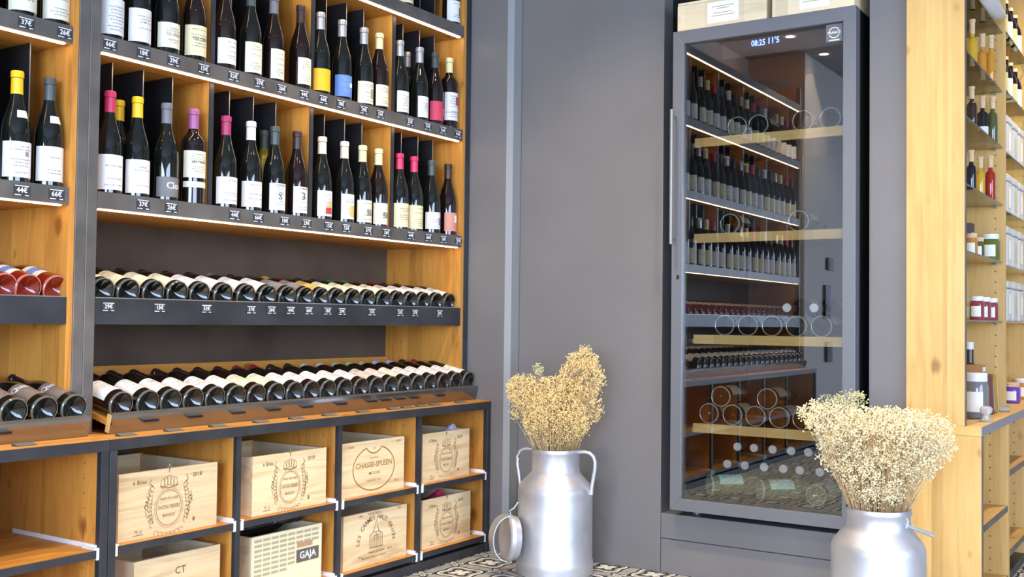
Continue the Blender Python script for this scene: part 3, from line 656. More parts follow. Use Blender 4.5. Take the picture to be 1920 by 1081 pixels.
# ------------------------------------------------------------------ low cabinets and counters
def counter(y0, y1, lab):
    o = empty('counter_top', ((A2 - 0.27), (y0 + y1) / 2, 0.595))
    MB().box(A2 - 0.55, A2 - 0.004, y0, y1, 0.595, 0.6115).build('wood_top', M_wood_h, o)
    MB().box(A2 - 0.0038, A2, y0, y1, 0.577, 0.6065).build('steel_front', M_steel_d, o)
    tag(o, lab, 'counter')
counter(-0.60, 1.8155, 'wooden counter with steel front edge under the left shelving')
counter(1.8165, YA - 0.003, 'wooden counter with steel front edge above the wine crates')
def low_cabinet(y0, y1, parts, lab, shelfz=(0.317, 0.066)):
    o = empty('low_cabinet', (A2 - 0.27, (y0 + y1) / 2, 0))
    for yy in ((y0, y0 + 0.024), (y1 - 0.024, y1)):
        MB().box(A2 - 0.02, A2, yy[0], yy[1], 0, 0.5765).build('steel_post', M_steel_d, o, bevel=0.0012)
    fy = [y0 + 0.012] + parts + [y1 - 0.012]
    for yp in fy:
        p = MB().box(A2 - 0.5, A2 - 0.0205, yp - 0.010, yp + 0.010, 0.033, 0.5945).build('partition', M_wood_v, o)
        if yp in parts: MB().box(A2 - 0.02, A2 - 0.006, yp - 0.010, yp + 0.010, 0.033, 0.5765).build('edge_strip', M_steel_d, p)
        hl = MB()
        for q in range(12):
            zz = 0.10 + q * 0.04
            for xx in (A2 - 0.075,):
                hl.lathe([(0, 0), (0.003, 0)], 8); 
                for vi in range(len(hl.v) - 16, len(hl.v)):
                    vx, vy, vz = hl.v[vi]; hl.v[vi] = (xx + vx, yp - 0.0104, zz + vy)
        hl.build('peg_holes', M_ink, p)['kind'] = 'stuff'
    for a, b in zip(fy[:-1], fy[1:]):
        for zt in shelfz:
            s = MB().box(A2 - 0.48, A2 - 0.0065, a + 0.013, b - 0.013, zt - 0.020, zt).build('shelf', M_wood_h, o)
            MB().box(A2 - 0.0063, A2 - 0.003, a + 0.016, b - 0.016, zt - 0.021, zt - 0.0005).build('steel_edge', M_steel_d, s)
            for ye, sg in ((a + 0.0105, 1), (b - 0.0105, -1)):
                br = MB().box(A2 - 0.40, A2 - 0.012, ye, ye + sg * 0.0022, zt - 0.010, zt + 0.012)
                br.box(A2 - 0.060, A2 - 0.004, ye, ye + sg * 0.014, zt + 0.0003, zt + 0.005).box(A2 - 0.0062, A2 - 0.0015, ye, ye + sg * 0.009, zt - 0.026, zt + 0.006)
                br.build('shelf_bracket', M_white, s)
    MB().box(A2 - 0.52, A2 - 0.501, y0, y1, 0.033, 0.5945).build('back_panel', M_backp, o)
    MB().box(A2 - 0.50, A2 - 0.004, y0, y1, 0.0, 0.0325).build('plinth', M_steel_d, o)
    tag(o, lab, 'cabinet')
low_cabinet(1.8175, YA - 0.004, [2.278, 2.730, 3.168], 'low steel framed cabinet of open bays filled with wine crates')
low_cabinet(-0.60, 1.8155, [0.04, 0.49, 0.93, 1.37], 'low steel framed cabinet with an empty bay, left of the crate cabinet')
# sloping counter trays
def counter_tray(y0, y1, lab):
    o = empty('bottle_tray', (LBX - 0.15, (y0 + y1) / 2, 0.612))
    c, s_ = math.cos(TILT), math.sin(TILT)
    def pt(s, t): return (LBX - s * c + t * s_, LBZ + s * s_ + t * c)
    MB().prism([pt(-.001, -.0385), pt(.425, -.0385), pt(.425, -.0545), pt(-.001, -.0545)], 'y', y0 + .002, y1 - .002).build('base_board', M_wood_h, o)
    MB().prism([pt(-.002, -.0735), pt(-.002, -.022), pt(-.020, -.022), pt(-.020, -.0735)], 'y', y0 + .001, y1 - .001).build('front_board', M_wood_rh, o)
    MB().box(-2.992, -2.977, y0 + .04, y1 - .06, .6117, .778).build('back_board', M_wood_h, o)
    MB().prism([pt(-.0203, -.0745), pt(-.0203, -.021), pt(-.0225, -.021), pt(-.0225, -.0745)], 'y', y0 + .002, y1).build('steel_face', M_plate_tray, o)
    MB().prism([pt(-.003, -.0218), pt(-.003, -.0202), pt(-.0225, -.0202), pt(-.0225, -.0218)], 'y', y0 + .002, y1).build('steel_lip', M_steel, o)
    for yy in (y0 + 0.15, (y0 + y1) / 2, y1 - 0.15):
        p0 = pt(.40, -.0546); MB().box(p0[0] - 0.01, p0[0] + 0.01, yy - 0.02, yy + 0.02, 0.6117, p0[1] - 0.002).build('support_block', M_wood_v, o)
    tag(o, lab, 'tray')
counter_tray(1.868, YA - 0.004, 'long sloping tray with steel front on the counter above the crates')
counter_tray(-0.58, 1.803, 'sloping tray with steel front holding dark brown-labelled bottles')

# ------------------------------------------------------------------ price tags
prices = ['37€', '26€', '44€', '66€', '18€', '29€', '15€', '52€']
_PT = {}
def tag_meshes(i, w, h):
    k = (i % len(prices), w, h)
    if k not in _PT:
        p = Print().text(prices[k[0]], 0.0, 0.0005, h * .62, None, 0.02)
        p.rect(-w * .45, w * .42, h * .36, h * .44).rect(-w * .45, -w * .05, -h * .44, -h * .36).rect(w * .18, w * .42, -h * .44, -h * .36)
        mb = MB(); mb.v = [(0.0016, u, v) for u, v in p.v]; mb.f = p.f
        _PT[k] = mb.mesh('price_print', M_chalk)
    kb = ('card', w, h)
    if kb not in _PT: _PT[kb] = MB().box(0.0003, 0.0013, -w / 2, w / 2, -h / 2, h / 2).mesh('price_tag', M_tag)
    return _PT[kb], _PT[k]
def price_tag(y, z, i, lab, gr, w=.046, h=.030, x=A):
    cm, pm = tag_meshes(i, w, h)
    o = inst('price_tag', cm, None, (x, y, z)); inst('price_print', pm, o); tag(o, lab, 'price tag', gr)
for i, px in enumerate((268, 321, 440, 484, 534, 575, 617, 650, 691, 725, 771, 804, 832, 860)):
    price_tag(onx(px, 400, A).y, ZB - 0.0215, i, 'small black price tag, %s from the double post, on the lower standing shelf rail' % ORD[i], 'price tags on the lower standing shelf')
for i, px in enumerate((205, 268, 325, 382, 438, 487, 529, 571, 607, 640, 683, 714, 770, 803, 832, 860)):
    price_tag(onx(px, 150, A).y, ZA - 0.0215, i + 3, 'small black price tag, %s from the double post, on the upper standing shelf rail' % ORD[i], 'price tags on the upper standing shelf')
for i, (px, zz) in enumerate(((45, ZA), (118, ZA), (45, ZB), (110, ZB))):
    price_tag(onx(px, 200, A).y, zz - 0.0215, (0, 1, 2, 3)[i], ('price tag second from the double post, upper rail of the left unit', 'price tag next to the double post, upper rail of the left unit', 'price tag second from the double post, lower rail of the left unit', 'price tag next to the double post, lower rail of the left unit')[i], 'price tags on the left unit')
for i, px in enumerate((203, 299, 387, 471, 509, 545, 579, 614, 641, 697, 750, 778, 824)):
    price_tag(onx(px, 580, A).y, 0.9645, i + 5, 'small black price tag, %s from the double post, on the upper tray' % ORD[i], 'price tags on the upper tray', .042, .026, A + 0.0006)
for i, px in enumerate((50, 241, 330, 413, 494, 560, 622, 685, 742, 768, 795, 820, 868)):
    y = onx(px, 815 - (px - 240) * .1, -2.487).y
    o = empty('price_holder', (-2.495, y, 0.6117))
    MB().prism([(-2.508, 0.6118), (-2.482, 0.6118), (-2.507, 0.6175)], 'y', y - .028, y + .028).build('holder_base', M_tag, o)
    MB().prism([(-2.4815, 0.6122), (-2.5065, 0.6178), (-2.5065, 0.6183), (-2.481, 0.6126)], 'y', y - .026, y + .026).build('price_card', M_steel_bright, o)
    tag(o, 'small flat price holder, %s along the counter edge from the empty bay' % ORD[i], 'price holder', 'price holders on the counter edge')

# ------------------------------------------------------------------ wooden wine crates
XF = A2 - 0.03
def crate(y0, y1, z0, z1, lab, mat=None, depth=0.36):
    mat = mat or M_crate; t = 0.011
    o = empty('wine_crate', (XF - depth / 2, (y0 + y1) / 2, z0))
    MB().box(XF - t, XF, y0, y1, z0, z1).build('front_panel', mat, o, bevel=0.001)
    MB().box(XF - depth, XF - depth + t, y0, y1, z0, z1).build('back_panel', mat, o, bevel=0.001)
    MB().box(XF - depth + t, XF - t, y0, y0 + t, z0, z1 - .002).build('side_panel', M_crate_x, o)
    MB().box(XF - depth + t, XF - t, y1 - t, y1, z0, z1 - .002).build('side_panel', M_crate_x, o)
    MB().box(XF - depth + t, XF - t, y0 + t, y1 - t, z0 + .001, z0 + .009).build('bottom_panel', M_crate_x, o)
    tag(o, lab, 'crate', 'wooden wine crates')
    return o
def crest(o, yc, zc, k, hw, hh):
    p = Print()
    p.ring(0, -.012 * k, .036 * k, .041 * k, .0022 * k); p.ring(0, -.012 * k, .041 * k, .046 * k, .0010 * k)
    for v, tx, sz, w in ((.010, 'GRAND CRU CLASSE', .008, .052), (-.010, 'CHATEAU FERRIERE', .013, .064), (-.029, 'MARGAUX', .010, .036)): p.text(tx, 0, v * k, sz * k, w * k, 0.03)
    # crown, helmet and cross on top
    p.rect(-.0016 * k, .0016 * k, .070 * k, .090 * k).rect(-.006 * k, .006 * k, .080 * k, .083 * k)
    for q in (-2, -1, 0, 1, 2): p.ring(q * .009 * k, .052 * k - abs(q) * .003 * k, .0055 * k, .012 * k, .0016 * k, n=12)
    p.line([(-.026 * k, .040 * k), (0, .034 * k), (.026 * k, .040 * k)], .003 * k)
    for sg in (-1, 1):     # supporters at both sides
        for q in range(10):
            a = q / 9; uu = .0475 + .007 * math.sin(a * 3.1)
            p.ring(sg * uu * k, (.036 - a * .082) * k, .0058 * k, .0066 * k, .0017 * k, 40 * q, 40 * q + 280, 9)
            p.ring(sg * (uu + .010 * math.sin(a * 2.6 + .3)) * k, (.040 - a * .080) * k, .0040 * k, .0060 * k, .0014 * k, 70 * q, 70 * q + 220, 7)
        p.line([(sg * .050 * k, .060 * k), (sg * .056 * k, .050 * k), (sg * .048 * k, .044 * k)], .0030 * k)
        p.line([(sg * .062 * k, .010 * k), (sg * .068 * k, -.004 * k), (sg * .060 * k, -.012 * k)], .0024 * k)
    for q in range(7): p.ring((-.036 + .012 * q) * k, (-.068 - .006 * math.cos((q - 3) * .6)) * k, .006 * k, .005 * k, .0016 * k, 0, 250, 9)
    p.build('burnt_crest', M_ink_l, o, on_plus_x(XF + .0006, yc, zc))
    c = Print().text('6 Btles', -hw * .58, hh * .72, .017).text('2018', hw * .58, hh * .74, .017).text('75 cl', -hw * .60, -hh * .74, .013).rect(-hw * .70, -hw * .50, -hh * .84, -hh * .82)
    c.ring(hw * .52, -hh * .62, .0035, .004, .003, n=10).rect(hw * .52 - .001, hw * .52 + .001, -hh * .62 - .009, -hh * .62)
    c.build('burnt_lettering', M_ink, o, on_plus_x(XF + .0006, yc, zc))
ZS1, ZS2 = 0.3172, 0.0662
for (y0, y1, z0, k_, lab) in ((1.869, 2.216, ZS1, 1.22, 'pine wine crate with burnt crest in the upper bay beside the double post'),
                         (2.357, 2.689, ZS1, 1.2, 'pine wine crate with burnt crest above the dash-patterned crate'),
                         (3.217, 3.520, ZS1, 1.12, 'pine wine crate with burnt crest in the upper end bay beside the grey panel'),
                         (3.220, 3.533, ZS2, 1.15, 'pine wine crate with burnt crest on the bottom shelf beside the grey panel')):
    c_ = crate(y0, y1, z0, z0 + .187, lab); crest(c_, (y0 + y1) / 2 - .004, z0 + .090, k_, (y1 - y0) / 2, .094)
c_ = crate(2.765, 3.105, ZS1, ZS1 + .190, 'pine wine crate with a large notched oval burnt on its front')
p = Print(); pts = []
for i in range(61):
    a = R(112 + 316 * i / 60); pts.append((.112 * math.cos(a), .078 * math.sin(a) - .004))
pts = pts + [(.030, .058), (.012, .050), (0, .048), (-.014, .050), (-.032, .058)]
p.line(pts, .0045, True)
p.text('CHASSE-SPLEEN', 0, .008, .026, .196, 0.015).text('MOULIS', .002, -.022, .014, .060).text('CHATEAU', 0, .032, .008, .05).text('GRAND VIN', 0, -.048, .007, .08).text('1/2', .0, .066, .010)
p.text('12 btles', -.125, .078, .010).text('2010', .135, .080, .012).text('75 cl', .125, -.062, .012)
p.build('burnt_lettering', plain('deep_burn', (0.34, 0.17, 0.03), 0.8), c_, on_plus_x(XF + .0006, 2.935, ZS1 + .096))
c_ = crate(2.780, 3.125, ZS2, ZS2 + .190, 'pine wine crate with arched burnt lettering over a small chapel')
p = Print().arc_text('LES CARMES HAUT-BRION', 0, -.028, .098, 172, 8, .024)
for q in (-3, -2, -1, 0, 1, 2, 3): p.line([(q * .011, -.035), (q * .011, .014 - abs(q) * .003)], .0028)
p.line([(-.037, -.036), (.037, -.036)], .003).line([(-.037, .006), (-.016, .018), (-.010, .030), (0, .062), (.010, .030), (.016, .018), (.037, .006)], .0028)
p.line([(-.016, .018), (.016, .018)], .002).ring(0, -.010, .010, .018, .0022, 0, 180, 10)
p.text('CHATEAU', -.010, .085, .012, .07).text('2013', .128, .086, .011).text('6 Btles', -.085, .083, .009).text('PESSAC-LEOGNAN', .004, -.052, .009, .085).text('2013', .075, -.052, .012).text('MIS EN BOUTEILLE AU CHATEAU', -.01, -.068, .009, .13).text('75 cl', -.085, -.060, .009)
p.build('burnt_lettering', M_ink, c_, on_plus_x(XF + .0006, 2.952, ZS2 + .096))
c_ = crate(2.359, 2.673, ZS2, ZS2 + .187, 'cream wine crate with grey dash pattern and a black name plate', plain('cream_paint', (0.78, 0.68, 0.44), 0.6))
p = Print()
for i in range(8):
    for j in range(8):
        if (i >= 5 and j >= 3) or (i == 4 and j > 6): continue
        u0 = -.146 + i * .0365; v0 = .074 - j * .0155; p.rect(u0, u0 + .031, v0, v0 + .0085)
p.build('printed_dashes', plain('dash_print', (0.42, 0.37, 0.22), 0.7), c_, on_plus_x(XF + .0006, 2.516, ZS2 + .094))
Print().rect(.040, .112, .028, .045).build('brown_stamp', plain('stamp_print', (0.45, 0.26, 0.13), 0.7), c_, on_plus_x(XF + .0008, 2.516, ZS2 + .094))
Print().rect(.038, .142, -.020, .022).build('name_plate', plain('plate_print', (0.12, 0.10, 0.08), 0.6), c_, on_plus_x(XF + .0008, 2.516, ZS2 + .094))
Print().text('GAJA', .090, .001, .032, .076, 0.02).build('name_lettering', M_chalk, c_, on_plus_x(XF + .0011, 2.516, ZS2 + .094))
c_ = crate(1.925, 2.233, ZS2, ZS2 + .190, 'pine wine crate with strong wavy grain on the bottom shelf by the double post')
Print().text('CT', 0, .045, .030).build('burnt_lettering', M_ink, c_, on_plus_x(XF + .0006, 2.085, ZS2 + .095))
# bottles lying on the crates
def lay(x, y, z, ax, el, **kw):
    d = Vector((math.cos(ax) * math.cos(el), math.sin(ax) * math.cos(el), math.sin(el))); up = Vector((0, 0, 1))
    xx = (up - d * up.dot(d)).normalized(); yy = d.cross(xx)
    Mx = Matrix(((xx.x, yy.x, d.x, x), (xx.y, yy.y, d.y, y), (xx.z, yy.z, d.z, z), (0, 0, 0, 1)))
    return bottle(Mx, **kw)
kk = 0
for xx_, nm in ((-2.60, 'front'), (-2.70, 'rear')):
    for li, ln in enumerate(('bottom', 'middle', 'top')):
        lay(xx_ - .004 * li, 2.3715, ZS2 + .0095 + .0378 + li * .0757, R(90), 0.0, cap=('black', 'brown')[kk % 2], lab=None,
            lab_text='dark bottle in the %s layer, %s row of the dash-patterned crate' % (ln, nm), group='bottles in the dash-patterned crate'); kk += 1
for (px, py, zs, cp, tx) in ((826, 923, ZS2, 'crimson', 'bottle with crimson capsule showing above the bottom end crate'), (851, 800, ZS1, 'lilac', 'bottle with lilac capsule showing above the upper end crate')):
    tip = onx(px, py, -2.57); d_ = Vector((.80, .05, .54)).normalized()
    bs = tip - d_ * .297
    lay(bs.x, bs.y, bs.z, math.atan2(d_.y, d_.x), math.asin(d_.z), cap=cp, lab=None, lab_text=tx, group='bottles in open crates')

# ------------------------------------------------------------------ wine fridge
DX0, DX1, DZ0, DZ1 = -1.687, -1.009, 0.247, 2.027
fr = empty('wine_fridge', ((DX0 + DX1) / 2, B + 0.3, 0.222))
by0, by1 = B + 0.056, 4.36
bd = MB(); th = 0.045
bd.box(DX0, DX0 + th, by0, by1, DZ0, DZ1 - .003).box(DX1 - th, DX1, by0, by1, DZ0, DZ1 - .003)
bd.box(DX0 + th, DX1 - th, by1 - th, by1, DZ0, DZ1 - .003).box(DX0 + th, DX1 - th, by0, by1 - th, DZ0, DZ0 + 0.05).box(DX0 + th, DX1 - th, by0, by1 - th, DZ1 - .06, DZ1 - .003)
bd.build('cabinet_body', M_black, fr)
for xx in (DX0 + .04, DX1 - .08):
    for yy in (by0 + .04, by1 - .08): MB().lathe([(0, 0), (.016, 0), (.016, .0245), (0, .0245)], 14, (xx + .02, yy + .02, .2225)).build('foot', M_steel_bright, fr)
fw = 0.044
door = MB()
o_, i_ = (DX0, DX1, DZ0, DZ1), (DX0 + fw, DX1 - fw, DZ0 + fw, DZ1 - fw - .004)
door.prism([(o_[0], o_[2]), (o_[1], o_[2]), (i_[1], i_[2]), (i_[0], i_[2])], 'y', B, B + .05)
door.prism([(o_[1], o_[2]), (o_[1], o_[3]), (i_[1], i_[3]), (i_[1], i_[2])], 'y', B, B + .05)
door.prism([(o_[1], o_[3]), (o_[0], o_[3]), (i_[0], i_[3]), (i_[1], i_[3])], 'y', B, B + .05)
door.prism([(o_[0], o_[3]), (o_[0], o_[2]), (i_[0], i_[2]), (i_[0], i_[3])], 'y', B, B + .05)
dr = door.build('door', M_frame, fr, bevel=0.0015)
gk = MB()
gk.box(DX0 + .004, DX0 + .03, B + .0505, B + .0555, DZ0 + .004, DZ1 - .006).box(DX1 - .03, DX1 - .004, B + .0505, B + .0555, DZ0 + .004, DZ1 - .006)
gk.box(DX0 + .03, DX1 - .03, B + .0505, B + .0555, DZ0 + .004, DZ0 + .03).box(DX0 + .03, DX1 - .03, B + .0505, B + .0555, DZ1 - .032, DZ1 - .006)
gk.build('gasket', M_steel_bright, dr)
MB().box(i_[0] - .004, i_[1] + .004, B + .014, B + .018, i_[2] - .004, i_[3] + .004).build('glass_pane', M_pane, dr)
hd = MB().tube([(-1.672, B - .04, 1.228), (-1.672, B - .04, 1.728)], .0065, 12).tube([(-1.672, B - .04, 1.25), (-1.672, B + .001, 1.25)], .005, 8).tube([(-1.672, B - .04, 1.706), (-1.672, B + .001, 1.706)], .005, 8)
hd.build('handle', M_steel_bright, dr, True)
MB().box(-1.665, -1.655, B - .002, B + .001, 1.10, 1.115).build('lock', M_black, dr)
ctl = MB().box(-1.50, i_[1] - .001, B + .020, B + .034, 1.905, 1.966).build('control_panel', plain('control_plate', (0.10, 0.10, 0.105), 0.3, metal=0.3), dr)
pz = ony(1434, 78, B + .02)
Print().text('08:25', -.024, -.002, .030, .052, .02).text("11'5", .032, .0, .030, .040, .02).build('digits', M_digit, dr, on_minus_y(pz.x, B + .0190, pz.z))
pb = ony(1564, 62, B + .012)
Print().rect(-.028, .028, -.030, .032).build('badge', plain('badge_plate', (0.20, 0.20, 0.195), 0.35, metal=0.4), dr, on_minus_y(pb.x, B + .0132, pb.z))
Print().ring(0, .002, .018, .018, .003, 20, 160, 12).ring(0, .002, .018, .018, .003, 200, 340, 12).text('FRANCE', 0, .002, .012, .044, .03).rect(-.018, .018, -.026, -.022).build('badge_lettering', M_chalk, dr, on_minus_y(pb.x, B + .0125, pb.z))
SH = []
for zt in (1.632, 1.271, 0.893, 0.562):
    s = MB().box(DX0 + .06, DX1 - .07, B + .10, by1 - .06, zt - .012, zt).build('wire_shelf', M_black, fr)
    MB().box(DX0 + .055, DX1 - .065, B + .082, B + .0995, zt - .032, zt + .002).build('wood_front', M_shelf_oak, s)
    MB().box(DX0 + .046, DX0 + .058, B + .09, by1 - .07, zt - .03, zt - .014).box(DX1 - .068, DX1 - .046, B + .09, by1 - .07, zt - .03, zt - .014).build('shelf_rail', M_steel_bright, s)
    SH.append(zt)
tag(fr, 'tall glass-fronted wine fridge with grey frame set into the dark wall niche', 'fridge')
def cap_disc(o):
    if 'disc' not in _ME: _ME['disc'] = MB().lathe([(0, .3005), (.0150, .3005), (.0165, .2985), (.0165, .2950)], 18).mesh('cap_disc', M_lid, True)
    inst('cap_disc', _ME['disc'], o)
def back(px, py, z, txt, gr, glass=None, lab='cream', cap='brown', y=B + .115, rev=False, el=0.0, ax=90):
    q = ony(px, py, y)
    if rev:
        o = lay(q.x, y + .30, z, R(-90), 0.0, glass=glass, lab=lab, cap=cap, lab_text=txt, group=gr); cap_disc(o); return o
    o = lay(q.x, y, z, R(ax), R(el), glass=glass, lab=lab, cap=cap, lab_text=txt, group=gr, z0=.03, z1=.12); base_glint(o); return o
HS = ' from the handle side'
for i, px in enumerate((1382, 1421.5, 1504.6, 1556.5)): back(px, 230, SH[0] + .0385, ORD[i] + ' dark bottle' + HS + ' on the top fridge shelf', 'bottles on the top fridge shelf')
for i, px in enumerate((1368, 1497)): back(px, 415, SH[1] + .0385, ORD[i] + ' dark bottle' + HS + ' on the second fridge shelf', 'bottles on the second fridge shelf')
for i, px in enumerate((1358, 1402, 1447, 1493, 1540)): back(px, 605, SH[2] + .0385, ORD[i] + ' base-out bottle' + HS + ' on the third fridge shelf', 'bottles on the third fridge shelf', lab='white')
for i, px in enumerate((1475, 1526)): back(px, 578, SH[2] + .1045, ORD[i] + ' cap-out bottle' + HS + ' on the third fridge shelf', 'capped bottles on the third fridge shelf', rev=True, cap='slate', y=B + .13)
for i, px in enumerate((1329, 1373, 1416, 1461, 1505)): back(px, 782, SH[3] + .0385, ORD[i] + ' amber bottle' + HS + ' in the bottom row, fourth fridge shelf', 'bottom row of amber bottles in the fridge', M_amber if i != 1 else M_bottle, lab='cream', cap='brown')
for i, px in enumerate((1351, 1438)): back(px, 762, SH[3] + .104, ORD[i] + ' amber bottle' + HS + ' stacked on the bottom row, fourth fridge shelf', 'stacked amber bottles in the fridge', M_amber, lab='cream', cap='brown')
FZ = DZ0 + .05
for i, px in enumerate((1382, 1413, 1448, 1483, 1515, 1548)): back(px, 858, FZ + .165, ORD[i] + ' white-capped bottle' + HS + ' in the upper floor row', 'upper white-capped row on the fridge floor', rev=True, cap='slate', lab=None, y=B + .30)
for i, px in enumerate((1363, 1396, 1432, 1468, 1499, 1537)): back(px, 884, FZ + .095, ORD[i] + ' white-capped bottle' + HS + ' in the lower floor row', 'lower white-capped row on the fridge floor', rev=True, cap='slate', lab=None, y=B + .30)
for i, (px, an) in enumerate(((1330, 42), (1424, 42), (1530, 82))):
    o = back(px, 905, FZ + .0385, ORD[i] + ' mint-labelled pale bottle' + HS + ' lying on the fridge floor', 'mint-labelled bottles on the fridge floor', M_paleg, lab='mint', cap='white', y=B + .11, ax=an)

# closed crates on the fridge
def top_crate(x0, x1, lab, lx0, lx1):
    z0, z1, y0 = DZ1 + .0005, DZ1 + .105, B + .002
    o = empty('wine_crate', ((x0 + x1) / 2, y0 + .12, z0))
    MB().box(x0, x1, y0, y0 + .25, z0, z1 - .010).build('box', M_crate_x, o, bevel=.001)
    MB().box(x0 - .001, x1 + .001, y0 - .001, y0 + .251, z1 - .0095, z1).build('lid', M_crate_x, o, bevel=.001)
    MB().box(x0 - .0015, x0 + .010, y0 - .002, y0 - .0002, z0, z1 - .011).build('corner_batten', M_crate_x, o)
    MB().box(lx0, lx1, y0 - .0012, y0 - .0003, z0 + .012, z1 - .016).build('paper_label', M_paper, o)
    pr = Print(); w = lx1 - lx0
    for v, ww in ((.018, .7), (.010, .4), (-.006, .6), (-.016, .75)): pr.rect(-w * ww / 2, w * ww / 2, v, v + .0022)
    pr.build('label_lines', M_ink_l, o, on_minus_y((lx0 + lx1) / 2, y0 - .0015, (z0 + z1) / 2))
    tag(o, lab, 'crate', 'crates on the fridge')
top_crate(-1.667, -1.326, 'closed pale wine crate with paper label on the fridge, beside the dark niche edge', -1.55, -1.43)
top_crate(-1.302, -1.016, 'closed pale wine crate with paper label on the fridge, towards the pale wooden unit', -1.205, -1.10)

# ------------------------------------------------------------------ milk cans
def can(name, cx, cy, prof, lab, mid=None):
    o = empty(name, (cx, cy, 0))
    inner = [(r - .003, z) for r, z in prof[::-1] if z > .02]
    MB().lathe(prof + inner + [(0, .02)], 56, (cx, cy, 0)).build('can_body', M_alu, o, True)
    tag(o, lab, 'milk can'); return o
c1x, c1y = -2.066, 3.46
prof1 = [(0, .004), (.138, .0), (.143, .004), (.1435, .030), (.1445, .040), (.1435, .050), (.1405, .056), (.1395, .30), (.138, .318), (.133, .330), (.094, .372), (.0905, .380), (.0895, .440), (.0915, .446), (.0925, .455), (.090, .462)]
c1 = can('milk_can', c1x, c1y, prof1, 'aluminium milk can with two looped handles beside the corner panel')
def handle(o, cx, cy, ang):
    pts = [(.088, .452), (.112, .455), (.135, .452), (.150, .440), (.157, .420), (.156, .395), (.150, .360), (.1445, .325), (.1435, .300)]
    pts = [Vector((cx + r * math.cos(ang), cy + r * math.sin(ang), z)) for r, z in pts]
    MB().tube(pts, .0072, 10).build('handle', M_alu, o, True)
va = math.atan2(-c1y, -c1x)          # towards the viewer
handle(c1, c1x, c1y, math.atan2(CR.y, CR.x) - R(24)); handle(c1, c1x, c1y, math.atan2(CR.y, CR.x) - R(24) + math.pi)
# cover with a strap handle leaning on the left of the can
ex_ = Vector((CR.x, CR.y, 0)).normalized(); tv_ = Vector((-c1x, -c1y, 0)).normalized()
lcen = Vector((c1x, c1y, 0)) - ex_ * .166 + tv_ * .060; lcen.z = .139
ld = empty('churn_cover', (lcen.x, lcen.y, 0))
dv = (-ex_ * .95 + tv_ * .30 + Vector((0, 0, .06))).normalized(); xx = (Vector((0, 0, 1)) - dv * dv.z).normalized(); yy = dv.cross(xx)
lm = Matrix((xx, yy, dv)).transposed()
def lplace(mb): mb.v = [tuple(lm @ Vector(v) + lcen) for v in mb.v]; return mb
lplace(MB().lathe([(0, .012), (.050, .012), (.066, .018), (.076, .020), (.083, .016), (.086, .010), (.086, .0), (.082, -.002), (.078, -.022), (.074, -.022), (.074, .004), (0, .004)], 40)).build('cover_disc', M_alu, ld, True)
sp = MB(); ns = 22
for i in range(ns + 1):
    a = R(180 * i / ns); r1 = .080
    for w in (-.030, .030):
        for rr in (0, .0035): sp.v.append(((r1 + rr) * math.cos(a), w, .014 + (.056 + rr) * math.sin(a)))
for i in range(ns):
    b0, b1_ = 4 * i, 4 * i + 4
    for a_, c_2 in ((0, 1), (1, 3), (3, 2), (2, 0)): sp.f.append((b0 + a_, b0 + c_2, b1_ + c_2, b1_ + a_))
sp.f += [(0, 1, 3, 2), (4 * ns, 4 * ns + 1, 4 * ns + 3, 4 * ns + 2)]
lplace(sp).build('strap_handle', M_alu, ld, True)
_c0 = lcen + Vector((0, 0, .087)); _c1 = Vector((c1x, c1y, 0)) - ex_ * .139 + tv_ * .02 + Vector((0, 0, .262))
MB().tube([_c0, _c0 + Vector((0, 0, .012)), _c0.lerp(_c1, .5), _c1], .0032, 8).build('chain', M_alu, ld, True)
tag(ld, 'round aluminium cover with a strap handle hanging beside the two-handled milk can', 'can cover')
c2x, c2y = -0.817, 3.197
prof2 = [(0, .004), (.128, .0), (.1335, .004), (.1335, .03), (.1345, .04), (.1335, .05), (.1325, .055), (.1320, .285), (.1305, .300), (.125, .313), (.100, .345), (.0925, .358), (.0900, .372), (.0895, .388), (.0930, .394), (.0945, .402), (.0915, .410)]
c2 = can('milk_can', c2x, c2y, prof2, 'aluminium milk can with a bail handle before the pale wooden unit')
e = Vector((CR.x, CR.y, 0)).normalized(); tv = Vector((-c2x, -c2y, 0)).normalized()
ec = Vector((c2x, c2y, 0)) + (e * .070 + tv * .063) * 1.0 + Vector((0, 0, .379))
ring = []
for i in range(15):
    a = 2 * math.pi * i / 14; ring.append(ec + e * (.015 * math.cos(a)) + Vector((0, 0, .017 * math.sin(a))) + tv * (.010))
MB().tube(ring, .0045, 8, False).build('handle_ring', M_alu, c2, True)
MB().tube([ec + tv * .006 + Vector((0, 0, -.005)), ec + e * .03 + Vector((0, 0, -.016)), ec + e * .086 + tv * -.02 + Vector((0, 0, -.040)), ec + e * .060 + tv * -.10 + Vector((0, 0, -.044)), ec + e * .02 + tv * -.13 + Vector((0, 0, -.03))], [.004, .0055, .0065, .0055, .004], 8).build('bail_handle', M_alu, c2, True)

